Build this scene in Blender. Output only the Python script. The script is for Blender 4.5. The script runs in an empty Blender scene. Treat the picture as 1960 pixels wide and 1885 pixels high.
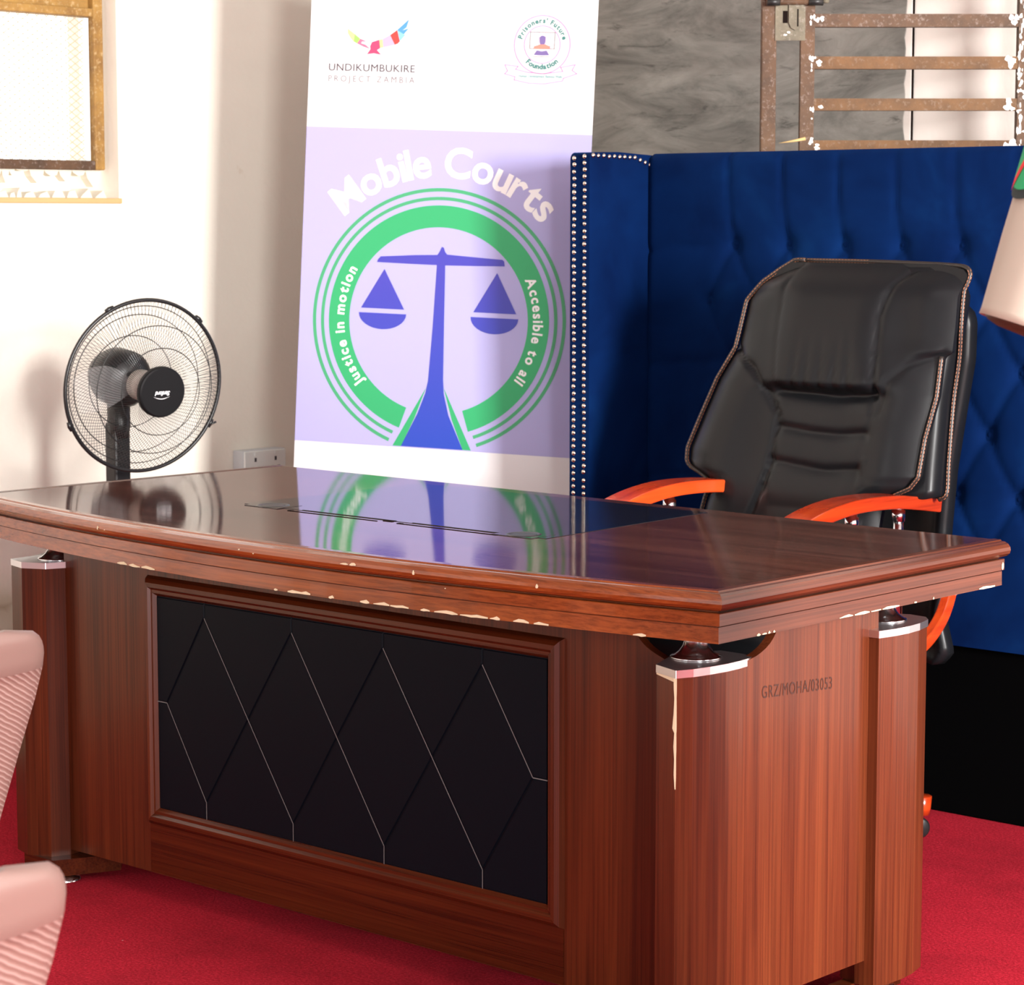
import bpy, bmesh, math, random
from mathutils import Vector, Matrix
random.seed(7)
SC = bpy.context.scene
COL = SC.collection
ZF = 0.055            # heights below were measured from a level 5.5 cm above the carpet
PI = math.pi

# ------------------------------------------------------------------ camera
YAW = math.radians(42.3)
PITCH = math.atan(525.5 / 4700.0)
cam_d = bpy.data.cameras.new('camera')
cam_d.sensor_width = 36.0
cam_d.lens = 4700.0 / 1960.0 * 36.0
cam_d.clip_start = 0.05
cam = bpy.data.objects.new('camera', cam_d)
COL.objects.link(cam)
cam.location = (0, 0, 1.354 + ZF)
cam.rotation_euler = (PI / 2 - PITCH, 0, YAW)
cam_d.dof.use_dof = True
cam_d.dof.focus_distance = 4.45
cam_d.dof.aperture_fstop = 13.0
SC.camera = cam
HV = Vector((-math.sin(YAW), math.cos(YAW), 0))     # level viewing direction
RV = Vector((math.cos(YAW), math.sin(YAW), 0))      # level direction to the right

# ------------------------------------------------------------------ world, exposure, lights
SC.view_settings.view_transform = 'Standard'
SC.view_settings.look = 'None'
SC.view_settings.gamma = 1.0
SC.view_settings.exposure = 0.0
SC.view_settings.use_curve_mapping = False
W = bpy.data.worlds.new('daylight')
SC.world = W
W.use_nodes = True
W.node_tree.nodes['Background'].inputs[0].default_value = (1.0, 0.97, 0.92, 1)
W.node_tree.nodes['Background'].inputs[1].default_value = 2.2


def area(name, loc, target, sx, sy, power, color=(1, 1, 1), spread=180):
    d = bpy.data.lights.new(name, 'AREA')
    d.shape = 'RECTANGLE'
    d.size, d.size_y = sx, sy
    d.energy = power
    d.color = color
    d.spread = math.radians(spread)
    o = bpy.data.objects.new(name, d)
    COL.objects.link(o)
    o.location = loc
    o.rotation_euler = (Vector(target) - Vector(loc)).to_track_quat('-Z', 'Y').to_euler()
    return o


# daylight through the openings of the right wall, plus added front and ceiling fills
area('right_window_daylight', (2.84, 2.55, 1.95), (-3.8, 3.9, 0.8), 1.0, 1.4, 800, (1.0, 0.985, 0.96))
area('right_door_daylight', (2.84, -0.75, 1.25), (-5.0, 4.6, 1.0), 1.0, 2.1, 310, (1.0, 0.985, 0.96))
area('front_fill_light', (-3.6, -1.9, 2.35), (-4.9, 4.2, 1.6), 1.7, 0.7, 22, (1.0, 0.97, 0.93))  # added fill that brightens the left wall and front moulding
area('ceiling_fill_light', (-2.2, 2.4, 3.12), (-2.2, 2.6, 0), 2.4, 1.6, 16, (1.0, 0.97, 0.94))  # added overhead fill; the ceiling has no opening here

# ------------------------------------------------------------------ materials


def nmat(name):
    m = bpy.data.materials.new(name)
    m.use_nodes = True
    nt = m.node_tree
    return m, nt, nt.nodes['Principled BSDF']


def setp(b, **k):
    names = dict(color='Base Color', rough='Roughness', metal='Metallic', coat='Coat Weight', coatr='Coat Roughness',
                 sheen='Sheen Weight', sheenr='Sheen Roughness', sheent='Sheen Tint', trans='Transmission Weight',
                 ior='IOR', alpha='Alpha', spec='Specular IOR Level', emit='Emission Strength', emitc='Emission Color')
    for a, v in k.items():
        if a in ('color', 'emitc', 'sheent') and len(v) == 3:
            v = (*v, 1)
        b.inputs[names[a]].default_value = v


def plain(name, color, rough=0.5, **k):
    m, nt, b = nmat(name)
    setp(b, color=color, rough=rough, **k)
    return m


def tex_noise(nt, scale, detail=4, rough=0.6, vec=None, dist=0.0):
    n = nt.nodes.new('ShaderNodeTexNoise')
    n.inputs['Scale'].default_value = scale
    n.inputs['Detail'].default_value = detail
    n.inputs['Roughness'].default_value = rough
    n.inputs['Distortion'].default_value = dist
    if vec is not None:
        nt.links.new(vec, n.inputs['Vector'])
    return n


def mapping(nt, sc=(1, 1, 1), loc=(0, 0, 0), rot=(0, 0, 0), src='Object'):
    t = nt.nodes.new('ShaderNodeTexCoord')
    m = nt.nodes.new('ShaderNodeMapping')
    m.inputs['Scale'].default_value = sc
    m.inputs['Location'].default_value = loc
    m.inputs['Rotation'].default_value = rot
    nt.links.new(t.outputs[src], m.inputs['Vector'])
    return m.outputs['Vector']


def ramp(nt, fac, stops):
    r = nt.nodes.new('ShaderNodeValToRGB')
    e = r.color_ramp.elements
    while len(e) < len(stops):
        e.new(0.5)
    for el, (p, c) in zip(e, stops):
        el.position = p
        el.color = (*c, 1) if len(c) == 3 else c
    nt.links.new(fac, r.inputs['Fac'])
    return r.outputs['Color']


def mixc(nt, fac, a, b, mode='MIX'):
    m = nt.nodes.new('ShaderNodeMix')
    m.data_type = 'RGBA'
    m.blend_type = mode
    for sock, v in ((m.inputs[0], fac), (m.inputs[6], a), (m.inputs[7], b)):
        if hasattr(v, 'links') or isinstance(v, bpy.types.NodeSocket):
            nt.links.new(v, sock)
        else:
            sock.default_value = v if not isinstance(v, tuple) else (*v, 1)[:4]
    return m.outputs[2]


def bump(nt, b, height, strength=0.2, dist=0.002):
    n = nt.nodes.new('ShaderNodeBump')
    n.inputs['Strength'].default_value = strength
    n.inputs['Distance'].default_value = dist
    nt.links.new(height, n.inputs['Height'])
    nt.links.new(n.outputs['Normal'], b.inputs['Normal'])
    return n


def wood(name, dark, mid, light, axis, rough=0.28, band=3.0, coat=0.12, fine=210.0, coatr=0.12):
    """veneer: grain runs along axis (0,1,2)"""
    m, nt, b = nmat(name)
    sc = [fine, fine, fine]
    sc[axis] = 1.6
    sb = [band, band, band]
    sb[axis] = 0.12
    g = tex_noise(nt, 1.0, 5, 0.65, mapping(nt, sc), 0.3)
    s2 = [fine * 0.12] * 3
    s2[axis] = 0.9
    g2 = tex_noise(nt, 1.0, 3, 0.5, mapping(nt, s2, (3, 1, 7)), 1.2)
    w = tex_noise(nt, 1.0, 2, 0.5, mapping(nt, sb, (5, 2, 9)))
    c1 = ramp(nt, g.outputs['Fac'], [(0.38, tuple(x * 0.6 for x in dark)), (0.50, mid), (0.66, light)])
    c2 = ramp(nt, g2.outputs['Fac'], [(0.3, dark), (0.5, mid), (0.7, light)])
    c = mixc(nt, 0.55, c1, c2)
    wb = ramp(nt, w.outputs['Fac'], [(0.36, (0.74, 0.68, 0.65)), (0.5, (1, 1, 1)), (0.64, (1.16, 1.14, 1.08))])
    c = mixc(nt, 1.0, c, wb, 'MULTIPLY')
    nt.links.new(c, b.inputs['Base Color'])
    setp(b, rough=rough, coat=coat, coatr=coatr, spec=0.35)
    bump(nt, b, g.outputs['Fac'], 0.04, 0.001)
    return m


M = {}
WD, WM, WL = (0.038, 0.0070, 0.0022), (0.072, 0.0135, 0.0038), (0.115, 0.024, 0.0065)
M['wood_x'] = wood('veneer_along', WD, WM, WL, 0, 0.22, 4.0)
M['wood_y'] = wood('veneer_across', (0.062, 0.0145, 0.007), (0.105, 0.027, 0.0125), (0.15, 0.042, 0.020), 1, 0.25, 4.0)
M['wood_z'] = wood('veneer_upright', WD, WM, WL, 2, 0.30, 9.0)  # darker copy of the side veneer; the front's shade is in the colour
M['wood_side'] = wood('veneer_side', (0.060, 0.0115, 0.0040), (0.105, 0.022, 0.0072), (0.155, 0.037, 0.0115), 2, 0.33, 6.0)  # lighter copy of the upright veneer for the lit side
M['wood_top'] = wood('tabletop_veneer', (0.060, 0.022, 0.016), (0.10, 0.038, 0.028), (0.15, 0.060, 0.043), 0, 0.045, 5.0, coat=0.0)
M['wood_top'].node_tree.nodes['Principled BSDF'].inputs['Specular IOR Level'].default_value = 0.55
M['wood_edge'] = wood('moulding_varnish', (0.12, 0.024, 0.0055), (0.205, 0.045, 0.010), (0.30, 0.075, 0.016), 0, 0.2, 5.0, coat=0.5, coatr=0.05)
M['chip'] = plain('bare_fibreboard', (0.72, 0.62, 0.42), 0.8)
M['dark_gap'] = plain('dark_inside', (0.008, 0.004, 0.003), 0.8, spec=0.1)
M['chrome'] = plain('chrome', (0.80, 0.81, 0.83), 0.18, metal=1.0)
M['chrome_satin'] = plain('satin_chrome', (0.78, 0.80, 0.83), 0.30, metal=1.0)
M['black_pad'] = plain('black_panel', (0.0028, 0.0045, 0.0080), 0.40, spec=0.07)
M['groove_glint'] = plain('groove_glint_grey', (0.11, 0.11, 0.115), 0.5)  # pale grey painted as light caught on the groove edges
M['blotter'] = plain('blotter_leather', (0.014, 0.014, 0.018), 0.06)
M['black_plastic'] = plain('black_plastic', (0.012, 0.012, 0.013), 0.35)
M['ink'] = plain('stencil_ink', (0.035, 0.009, 0.005), 0.6)


def leather():
    m, nt, b = nmat('black_leather')
    v = mapping(nt)
    n = tex_noise(nt, 420, 3, 0.6, v)
    n2 = tex_noise(nt, 9, 3, 0.5, v)
    setp(b, color=(0.0085, 0.009, 0.0105), rough=0.36, spec=0.22)
    r = ramp(nt, n2.outputs['Fac'], [(0.3, (0.30,) * 3), (0.7, (0.42,) * 3)])
    nt.links.new(r, b.inputs['Roughness'])
    bump(nt, b, n.outputs['Fac'], 0.08, 0.0006)
    return m


M['leather'] = leather()
M['stitch'] = plain('tan_thread', (0.42, 0.17, 0.09), 0.7)
M['piping'] = plain('brown_black_piping', (0.022, 0.016, 0.014), 0.4)
M['red_wood'] = wood('red_lacquered_wood', (0.42, 0.035, 0.008), (0.60, 0.055, 0.010), (0.72, 0.095, 0.016), 1, 0.22, 3.0, coat=0.5, fine=40)
M['screw_pink'] = plain('pale_screw_cap', (0.75, 0.30, 0.27), 0.4)


def velvet():
    m, nt, b = nmat('navy_velvet')
    v = mapping(nt)
    n = tex_noise(nt, 3.2, 4, 0.6, v, 0.5)
    n2 = tex_noise(nt, 900, 2, 0.5, v)
    c = ramp(nt, n.outputs['Fac'], [(0.32, (0.0010, 0.0085, 0.050)), (0.55, (0.0016, 0.0145, 0.076)), (0.75, (0.0028, 0.026, 0.112))])
    nt.links.new(c, b.inputs['Base Color'])
    setp(b, rough=0.85, sheen=0.22, sheenr=0.35, sheent=(0.02, 0.20, 0.70), spec=0.04)
    bump(nt, b, n2.outputs['Fac'], 0.15, 0.0008)
    return m


M['velvet'] = velvet()
M['black_cloth'] = plain('black_lining_cloth', (0.0018, 0.0018, 0.002), 1.0, spec=0.0)
M['nail'] = plain('antique_nickel', (0.78, 0.70, 0.60), 0.2, metal=1.0)


def carpet():
    m, nt, b = nmat('red_carpet_pile')
    v = mapping(nt)
    n = tex_noise(nt, 170, 5, 0.8, v)
    n2 = tex_noise(nt, 3.0, 6, 0.7, v)
    n3 = tex_noise(nt, 38, 2, 0.5, v)
    c = ramp(nt, n.outputs['Fac'], [(0.38, (0.25, 0.004, 0.010)), (0.5, (0.44, 0.0085, 0.022)), (0.62, (0.64, 0.024, 0.050))])
    c2 = ramp(nt, n2.outputs['Fac'], [(0.34, (0.72, 0.66, 0.66)), (0.52, (1, 1, 1)), (0.7, (1.1, 1.15, 1.15))])
    c = mixc(nt, 1.0, c, c2, 'MULTIPLY')
    lint = ramp(nt, n3.outputs['Fac'], [(0.775, (0, 0, 0)), (0.80, (1, 1, 1))])
    c = mixc(nt, lint, c, (0.62, 0.30, 0.30))
    nt.links.new(c, b.inputs['Base Color'])
    setp(b, rough=1.0, sheen=0.22, sheenr=0.5, sheent=(1.0, 0.12, 0.18), spec=0.05)
    bump(nt, b, n.outputs['Fac'], 1.0, 0.006)
    return m


M['carpet'] = carpet()


def plaster(name, base, stain, lowstain=False, dirt=0.55):
    m, nt, b = nmat(name)
    v = mapping(nt)
    n = tex_noise(nt, 1.3, 6, 0.62, v, 0.6)
    n2 = tex_noise(nt, 60, 4, 0.6, v)
    n4 = tex_noise(nt, 9, 5, 0.7, mapping(nt, (1, 1, 1), (4, 4, 4)))
    c = ramp(nt, n.outputs['Fac'], [(0.25, tuple(x * 0.93 for x in base)), (0.6, base)])
    spot = ramp(nt, n4.outputs['Fac'], [(0.68, (0, 0, 0)), (0.80, (dirt,) * 3)])
    c = mixc(nt, spot, c, stain)
    if lowstain:
        sep = nt.nodes.new('ShaderNodeSeparateXYZ')
        nt.links.new(v, sep.inputs[0])
        vo = nt.nodes.new('ShaderNodeTexVoronoi')
        vo.inputs['Scale'].default_value = 6.0
        nt.links.new(mapping(nt, (1, 0.8, 1.5)), vo.inputs['Vector'])
        st = ramp(nt, vo.outputs['Distance'], [(0.0, (0.72, 0.72, 0.58)), (0.45, (0.60, 0.58, 0.44)), (0.62, (0.35, 0.29, 0.18))])
        ml = nt.nodes.new('ShaderNodeMath')
        ml.operation = 'ADD'
        nl = nt.nodes.new('ShaderNodeMath')
        nl.operation = 'MULTIPLY'
        nl.inputs[1].default_value = 0.35
        nt.links.new(n.outputs['Fac'], nl.inputs[0])
        nt.links.new(sep.outputs['Z'], ml.inputs[0])
        nt.links.new(nl.outputs[0], ml.inputs[1])
        mk = ramp(nt, ml.outputs[0], [(0.58, (1, 1, 1)), (0.66, (0, 0, 0))])
        c = mixc(nt, mk, c, st)
    nt.links.new(c, b.inputs['Base Color'])
    setp(b, rough=0.9, spec=0.2)
    bump(nt, b, n2.outputs['Fac'], 0.25, 0.004)
    return m


M['wall_cream'] = plaster('cream_wall_paint', (0.92, 0.87, 0.77), (0.62, 0.45, 0.30), True)
M['wall_pink'] = plaster('pale_pink_wall_paint', (0.90, 0.82, 0.76), (0.75, 0.55, 0.35), False, 0.35)
M['wall_plain'] = plaster('grey_hall_paint', (0.34, 0.36, 0.37), (0.2, 0.2, 0.2))
M['ceiling'] = plaster('ceiling_boards', (0.36, 0.36, 0.36), (0.25, 0.24, 0.22))
M['concrete'] = plaster('screed', (0.35, 0.32, 0.29), (0.2, 0.18, 0.15))
M['crumble'] = plaster('broken_mortar', (0.80, 0.74, 0.62), (0.5, 0.42, 0.3))
M['rust_ledge'] = plaster('rust_stained_ledge', (0.72, 0.42, 0.20), (0.5, 0.25, 0.1))


def chalk():
    m, nt, b = nmat('worn_blackboard_paint')
    v = mapping(nt, (1.0, 1, 3.2), rot=(0, 0.25, 0))
    n = tex_noise(nt, 2.4, 8, 0.68, v, 1.0)
    n2 = tex_noise(nt, 7.0, 6, 0.7, mapping(nt, (1, 1, 4.5), (2, 2, 2), rot=(0, 0.3, 0)), 0.8)
    c = ramp(nt, n.outputs['Fac'], [(0.30, (0.10, 0.095, 0.087)), (0.48, (0.22, 0.21, 0.19)), (0.70, (0.36, 0.34, 0.31))])
    c2 = ramp(nt, n2.outputs['Fac'], [(0.30, (0.45, 0.45, 0.45)), (0.42, (1, 1, 1))])
    c = mixc(nt, 1.0, c, c2, 'MULTIPLY')
    nt.links.new(c, b.inputs['Base Color'])
    setp(b, rough=0.7, spec=0.3)
    bump(nt, b, n.outputs['Fac'], 0.2, 0.004)
    return m


M['chalk'] = chalk()


def rust(name, a=(0.065, 0.037, 0.022), bcol=(0.125, 0.065, 0.032), c3=(0.24, 0.185, 0.155), seed=0):
    m, nt, b = nmat(name)
    v = mapping(nt, loc=(seed, seed, seed))
    n = tex_noise(nt, 9, 5, 0.7, v)
    n2 = tex_noise(nt, 85, 4, 0.7, v)
    c = ramp(nt, n.outputs['Fac'], [(0.32, a), (0.62, bcol)])
    f = ramp(nt, n2.outputs['Fac'], [(0.54, (0, 0, 0)), (0.68, (0.75,) * 3)])
    c = mixc(nt, f, c, c3)
    nt.links.new(c, b.inputs['Base Color'])
    setp(b, rough=0.7, metal=0.1)
    bump(nt, b, n2.outputs['Fac'], 0.3, 0.002)
    return m


M['rust'] = rust('rusty_steel')
M['rust_orange'] = rust('orange_rust', (0.085, 0.042, 0.017), (0.165, 0.078, 0.026), (0.20, 0.135, 0.09), 3)
M['rust_yellow'] = rust('ochre_rusty_frame', (0.22, 0.11, 0.03), (0.42, 0.24, 0.06), (0.55, 0.40, 0.2), 5)
M['steel_dull'] = rust('dull_steel', (0.12, 0.105, 0.075), (0.20, 0.175, 0.12), (0.30, 0.27, 0.22), 8)
M['paint_splash'] = plain('white_paint_splash', (0.93, 0.90, 0.84), 0.5)
M['mesh_wire'] = plain('glare_pale_metal', (0.55, 0.45, 0.30), 0.6)  # paleness stands in for window glare washing out the wires
M['splinter'] = plain('pale_wood_splinter', (0.62, 0.42, 0.18), 0.7)
M['wire_black'] = plain('black_wire', (0.015, 0.015, 0.015), 0.4)
M['logo_white'] = plain('white_print', (0.9, 0.9, 0.92), 0.5)
M['pole_silver'] = plain('silver_pole', (0.75, 0.75, 0.80), 0.25, metal=0.8)
M['socket_white'] = plain('grey_white_socket_plastic', (0.86, 0.90, 0.88), 0.4)
M['socket_side'] = plain('shaded_box_grey', (0.60, 0.64, 0.67), 0.5)  # shade on the box's side face put in as a greyer colour
M['dark_hole'] = plain('socket_hole', (0.05, 0.05, 0.06), 0.6)
M['pink_plastic'] = None


def blade():
    m, nt, b = nmat('clear_smoke_plastic')
    setp(b, color=(0.80, 0.78, 0.78), rough=0.25, alpha=0.15)
    return m


M['blade'] = blade()


def woven():
    m, nt, b = nmat('woven_rose_plastic')
    v = mapping(nt, (1, 1, 1), rot=(0.5, 0, 0))
    w = nt.nodes.new('ShaderNodeTexWave')
    w.wave_type = 'BANDS'
    w.bands_direction = 'Z'
    w.inputs['Scale'].default_value = 42
    w.inputs['Distortion'].default_value = 1.4
    w.inputs['Detail'].default_value = 1.5
    nt.links.new(v, w.inputs['Vector'])
    c = ramp(nt, w.outputs['Color'], [(0.2, (0.155, 0.080, 0.068)), (0.7, (0.19, 0.105, 0.09)), (0.95, (0.255, 0.165, 0.147))])
    nt.links.new(c, b.inputs['Base Color'])
    setp(b, rough=0.45)
    bump(nt, b, w.outputs['Color'], 0.35, 0.003)
    return m


M['woven'] = woven()
M['pink_plastic'] = plain('rose_plastic', (0.165, 0.098, 0.084), 0.42)
# banner inks
M['b_white'] = plain('banner_white', (0.84, 0.83, 0.85), 0.6, spec=0.2)
M['b_lilac'] = plain('banner_lilac', (0.45, 0.43, 0.74), 0.6, spec=0.2)
M['b_green'] = plain('banner_green', (0.030, 0.40, 0.15), 0.45)
M['b_greenl'] = plain('banner_ring_green', (0.06, 0.38, 0.17), 0.45)


def pole_ink():
    m, nt, b = nmat('banner_violet_to_blue_ink')
    sep = nt.nodes.new('ShaderNodeSeparateXYZ')
    nt.links.new(mapping(nt), sep.inputs[0])
    r = ramp(nt, sep.outputs['Z'], [(0.0, (0, 0, 0)), (1, (1, 1, 1))])
    mr = nt.nodes.new('ShaderNodeMapRange')
    mr.inputs[1].default_value = 0.72
    mr.inputs[2].default_value = 1.26
    nt.links.new(sep.outputs['Z'], mr.inputs[0])
    c = mixc(nt, mr.outputs[0], (0.014, 0.065, 0.48), (0.060, 0.055, 0.44))
    nt.links.new(c, b.inputs['Base Color'])
    setp(b, rough=0.45)
    return m


M['b_blue'] = pole_ink()
M['b_text'] = plain('banner_white_ink', (0.97, 0.95, 0.97), 0.45)
M['b_grey'] = plain('banner_charcoal_ink', (0.06, 0.045, 0.06), 0.5)
M['b_greyl'] = plain('banner_grey_ink', (0.17, 0.13, 0.15), 0.5)
M['b_pinkline'] = plain('banner_pale_pink_ink', (0.55, 0.27, 0.50), 0.5)
M['b_teal'] = plain('banner_teal_ink', (0.04, 0.22, 0.20), 0.5)
M['b_teall'] = plain('banner_pale_teal_ink', (0.25, 0.48, 0.48), 0.5)
M['b_crimson'] = plain('banner_crimson_ink', (0.86, 0.06, 0.16), 0.5)
M['b_rose'] = plain('banner_rose_ink', (0.88, 0.18, 0.30), 0.5)
M['b_red'] = plain('banner_red_ink', (0.90, 0.06, 0.05), 0.5)
M['b_palepink'] = plain('banner_blush_ink', (0.80, 0.42, 0.58), 0.5)
M['b_yel'] = plain('banner_pale_yellow_ink', (0.72, 0.76, 0.30), 0.5)
M['b_lime'] = plain('banner_lime_ink', (0.33, 0.66, 0.14), 0.5)
M['b_sky'] = plain('banner_sky_ink', (0.09, 0.33, 0.80), 0.5)
M['b_cyan'] = plain('banner_cyan_ink', (0.25, 0.58, 0.80), 0.5)
M['b_violet'] = plain('banner_violet_ink', (0.19, 0.14, 0.36), 0.5)
M['b_salmon'] = plain('banner_salmon_ink', (0.88, 0.26, 0.20), 0.5)
# person
M['skin'] = plain('dark_skin', (0.055, 0.026, 0.015), 0.5)
M['khaki'] = plain('khaki_shirt_cloth', (0.46, 0.39, 0.32), 0.85, sheen=0.05)
M['trouser'] = plain('dark_trouser_cloth', (0.03, 0.03, 0.035), 0.85)
M['shoe'] = plain('black_shoe', (0.012, 0.012, 0.012), 0.3)
M['hair'] = plain('black_hair', (0.008, 0.007, 0.006), 0.8)
M['patch_black'] = plain('patch_black_border', (0.018, 0.028, 0.028), 0.85)
M['patch_green'] = plain('patch_green_thread', (0.015, 0.36, 0.13), 0.8)
M['patch_red'] = plain('patch_red_thread', (0.72, 0.02, 0.03), 0.8)
M['eye'] = plain('eye_white', (0.7, 0.68, 0.63), 0.3)

# ------------------------------------------------------------------ mesh builder


class MB:
    """collects geometry in measured world coordinates; build() links it as ONE mesh object"""

    def __init__(self):
        self.v, self.f, self.mi, self.sm = [], [], [], []

    def add(self, verts, faces, mi=0, smooth=False):
        o = len(self.v)
        self.v += [tuple(p) for p in verts]
        for f in faces:
            self.f.append([i + o for i in f])
            self.mi.append(mi)
            self.sm.append(smooth)
        return self

    def box(self, lo, hi, mi=0, mat=None):
        x0, y0, z0 = lo
        x1, y1, z1 = hi
        vs = [(x, y, z) for x in (x0, x1) for y in (y0, y1) for z in (z0, z1)]
        if mat is not None:
            vs = [mat @ Vector(p) for p in vs]
        self.add(vs, [(0, 1, 3, 2), (4, 6, 7, 5), (0, 4, 5, 1), (2, 3, 7, 6), (0, 2, 6, 4), (1, 5, 7, 3)], mi)
        return self

    def prism(self, poly, z0, z1, mi=0, smooth=False, mat=None, cap=True):
        n = len(poly)
        vs = [(x, y, z0) for x, y in poly] + [(x, y, z1) for x, y in poly]
        if mat is not None:
            vs = [mat @ Vector(p) for p in vs]
        self.add(vs, [(i, (i + 1) % n, (i + 1) % n + n, i + n) for i in range(n)], mi, smooth)
        if cap:
            self.add(vs, [tuple(range(n - 1, -1, -1)), tuple(range(n, 2 * n))], mi)
        return self

    def tube(self, pts, r, seg=8, mi=0, closed=False, smooth=True, caps=True):
        pts = [Vector(p) for p in pts]
        n = len(pts)
        rs = r if isinstance(r, (list, tuple)) else [r] * n
        vs, fs = [], []
        prev = None
        for i, p in enumerate(pts):
            a = pts[(i - 1) % n] if (closed or i > 0) else p
            c = pts[(i + 1) % n] if (closed or i < n - 1) else p
            t = (c - a).normalized()
            if prev is None:
                ref = Vector((0, 0, 1)) if abs(t.z) < 0.9 else Vector((1, 0, 0))
                u = t.cross(ref).normalized()
            else:
                u = (prev - t * prev.dot(t)).normalized()
            prev = u
            w = t.cross(u)
            for k in range(seg):
                an = 2 * PI * k / seg
                vs.append(p + (u * math.cos(an) + w * math.sin(an)) * rs[i])
        m = n if closed else n - 1
        for i in range(m):
            j = (i + 1) % n
            for k in range(seg):
                k2 = (k + 1) % seg
                fs.append((i * seg + k, i * seg + k2, j * seg + k2, j * seg + k))
        if caps and not closed:
            fs.append(tuple(range(seg - 1, -1, -1)))
            fs.append(tuple((n - 1) * seg + k for k in range(seg)))
        return self.add(vs, fs, mi, smooth)

    def lathe(self, prof, mat, seg=32, mi=0, smooth=True, caps=True):
        vs, fs = [], []
        for r, z in prof:
            for k in range(seg):
                a = 2 * PI * k / seg
                vs.append(mat @ Vector((r * math.cos(a), r * math.sin(a), z)))
        for i in range(len(prof) - 1):
            for k in range(seg):
                k2 = (k + 1) % seg
                fs.append((i * seg + k, i * seg + k2, (i + 1) * seg + k2, (i + 1) * seg + k))
        if caps:
            fs.append(tuple(range(seg - 1, -1, -1)))
            fs.append(tuple((len(prof) - 1) * seg + k for k in range(seg)))
        return self.add(vs, fs, mi, smooth)

    def sweep(self, secs, mi=0, smooth=False, caps=True, closed=False):
        """secs: list of rings (lists of points)"""
        k = len(secs[0])
        vs = [p for s in secs for p in s]
        fs = []
        n = len(secs)
        for i in range(n if closed else n - 1):
            j = (i + 1) % n
            for a in range(k):
                b2 = (a + 1) % k
                fs.append((i * k + a, i * k + b2, j * k + b2, j * k + a))
        if caps and not closed:
            fs.append(tuple(range(k - 1, -1, -1)))
            fs.append(tuple((n - 1) * k + a for a in range(k)))
        return self.add(vs, fs, mi, smooth)

    def grid(self, rows, mi=0, smooth=True, flip=False):
        n = len(rows[0])
        vs = [p for r in rows for p in r]
        fs = []
        for i in range(len(rows) - 1):
            for j in range(n - 1):
                q = (i * n + j, i * n + j + 1, (i + 1) * n + j + 1, (i + 1) * n + j)
                fs.append(q[::-1] if flip else q)
        return self.add(vs, fs, mi, smooth)

    def build(self, name, mats, parent=None, bevel=0.0, origin=None, fixn=True, sub=0, zf=ZF, auto=None):
        me = bpy.data.meshes.new(name)
        if origin is None:
            origin = Vector((0, 0, 0))
            if parent is not None:
                p = parent
                while p is not None:
                    origin = origin + p.location
                    p = p.parent
        origin = Vector(origin)
        zz = Vector((0, 0, zf))
        me.from_pydata([tuple(Vector(p) + zz - origin) for p in self.v], [], self.f)
        if not isinstance(mats, (list, tuple)):
            mats = [mats]
        for m in mats:
            me.materials.append(m)
        for p, a, s in zip(me.polygons, self.mi, self.sm):
            p.material_index = a
            p.use_smooth = s
        if fixn:
            bm = bmesh.new()
            bm.from_mesh(me)
            bmesh.ops.recalc_face_normals(bm, faces=bm.faces)
            bm.to_mesh(me)
            bm.free()
        me.update()
        o = bpy.data.objects.new(name, me)
        COL.objects.link(o)
        if parent is not None:
            o.parent = parent
        else:
            o.location = origin
        if bevel:
            b = o.modifiers.new('bevel', 'BEVEL')
            b.width = bevel
            b.segments = 2
            b.limit_method = 'ANGLE'
            b.angle_limit = math.radians(35)
            b.harden_normals = False
        if sub:
            s = o.modifiers.new('sub', 'SUBSURF')
            s.levels = s.render_levels = sub
        return o


def tag(o, label, cat, group=None, kind=None):
    o['label'] = label
    o['category'] = cat
    if group:
        o['group'] = group
    if kind:
        o['kind'] = kind
    return o


def thing(name, loc, label, cat, group=None):
    o = bpy.data.objects.new(name, None)
    COL.objects.link(o)
    o.location = Vector(loc) + Vector((0, 0, ZF))
    o.empty_display_size = 0.1
    return tag(o, label, cat, group)


def structure(o):
    o['kind'] = 'structure'
    return o


def copy_tree(o, parent=None):
    c = o.copy()
    COL.objects.link(c)
    if parent is not None:
        c.parent = parent
    for ch in list(o.children):
        copy_tree(ch, c)
    return c


def text_geo(s, size, offset=0.0, align='LEFT', spacing=1.0, shear=0.0):
    cu = bpy.data.curves.new('lettering', 'FONT')
    cu.body = s
    cu.size = size
    cu.offset = offset
    cu.align_x = align
    cu.space_character = spacing
    cu.shear = shear
    cu.resolution_u = 4
    ob = bpy.data.objects.new('lettering', cu)
    COL.objects.link(ob)
    dg = bpy.context.evaluated_depsgraph_get()
    me = bpy.data.meshes.new_from_object(ob.evaluated_get(dg))
    vs = [tuple(v.co) for v in me.vertices]
    fs = [tuple(p.vertices) for p in me.polygons]
    bpy.data.objects.remove(ob)
    bpy.data.curves.remove(cu)
    bpy.data.meshes.remove(me)
    return vs, fs


def smooth_path(pts, n=6):
    """Catmull-Rom through points of any dimension"""
    pts = [Vector(p) for p in pts]
    out = []
    for i in range(len(pts) - 1):
        p0 = pts[max(i - 1, 0)]
        p1, p2 = pts[i], pts[i + 1]
        p3 = pts[min(i + 2, len(pts) - 1)]
        for k in range(n):
            t = k / n
            out.append(0.5 * ((2 * p1) + (p2 - p0) * t + (2 * p0 - 5 * p1 + 4 * p2 - p3) * t * t + (3 * p1 - p0 - 3 * p2 + p3) * t ** 3))
    out.append(pts[-1])
    return out


def interp(tab, x):
    if x <= tab[0][0]:
        return tab[0][1]
    for (a, b), (c, d) in zip(tab, tab[1:]):
        if x <= c:
            return b + (d - b) * (x - a) / (c - a)
    return tab[-1][1]


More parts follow.
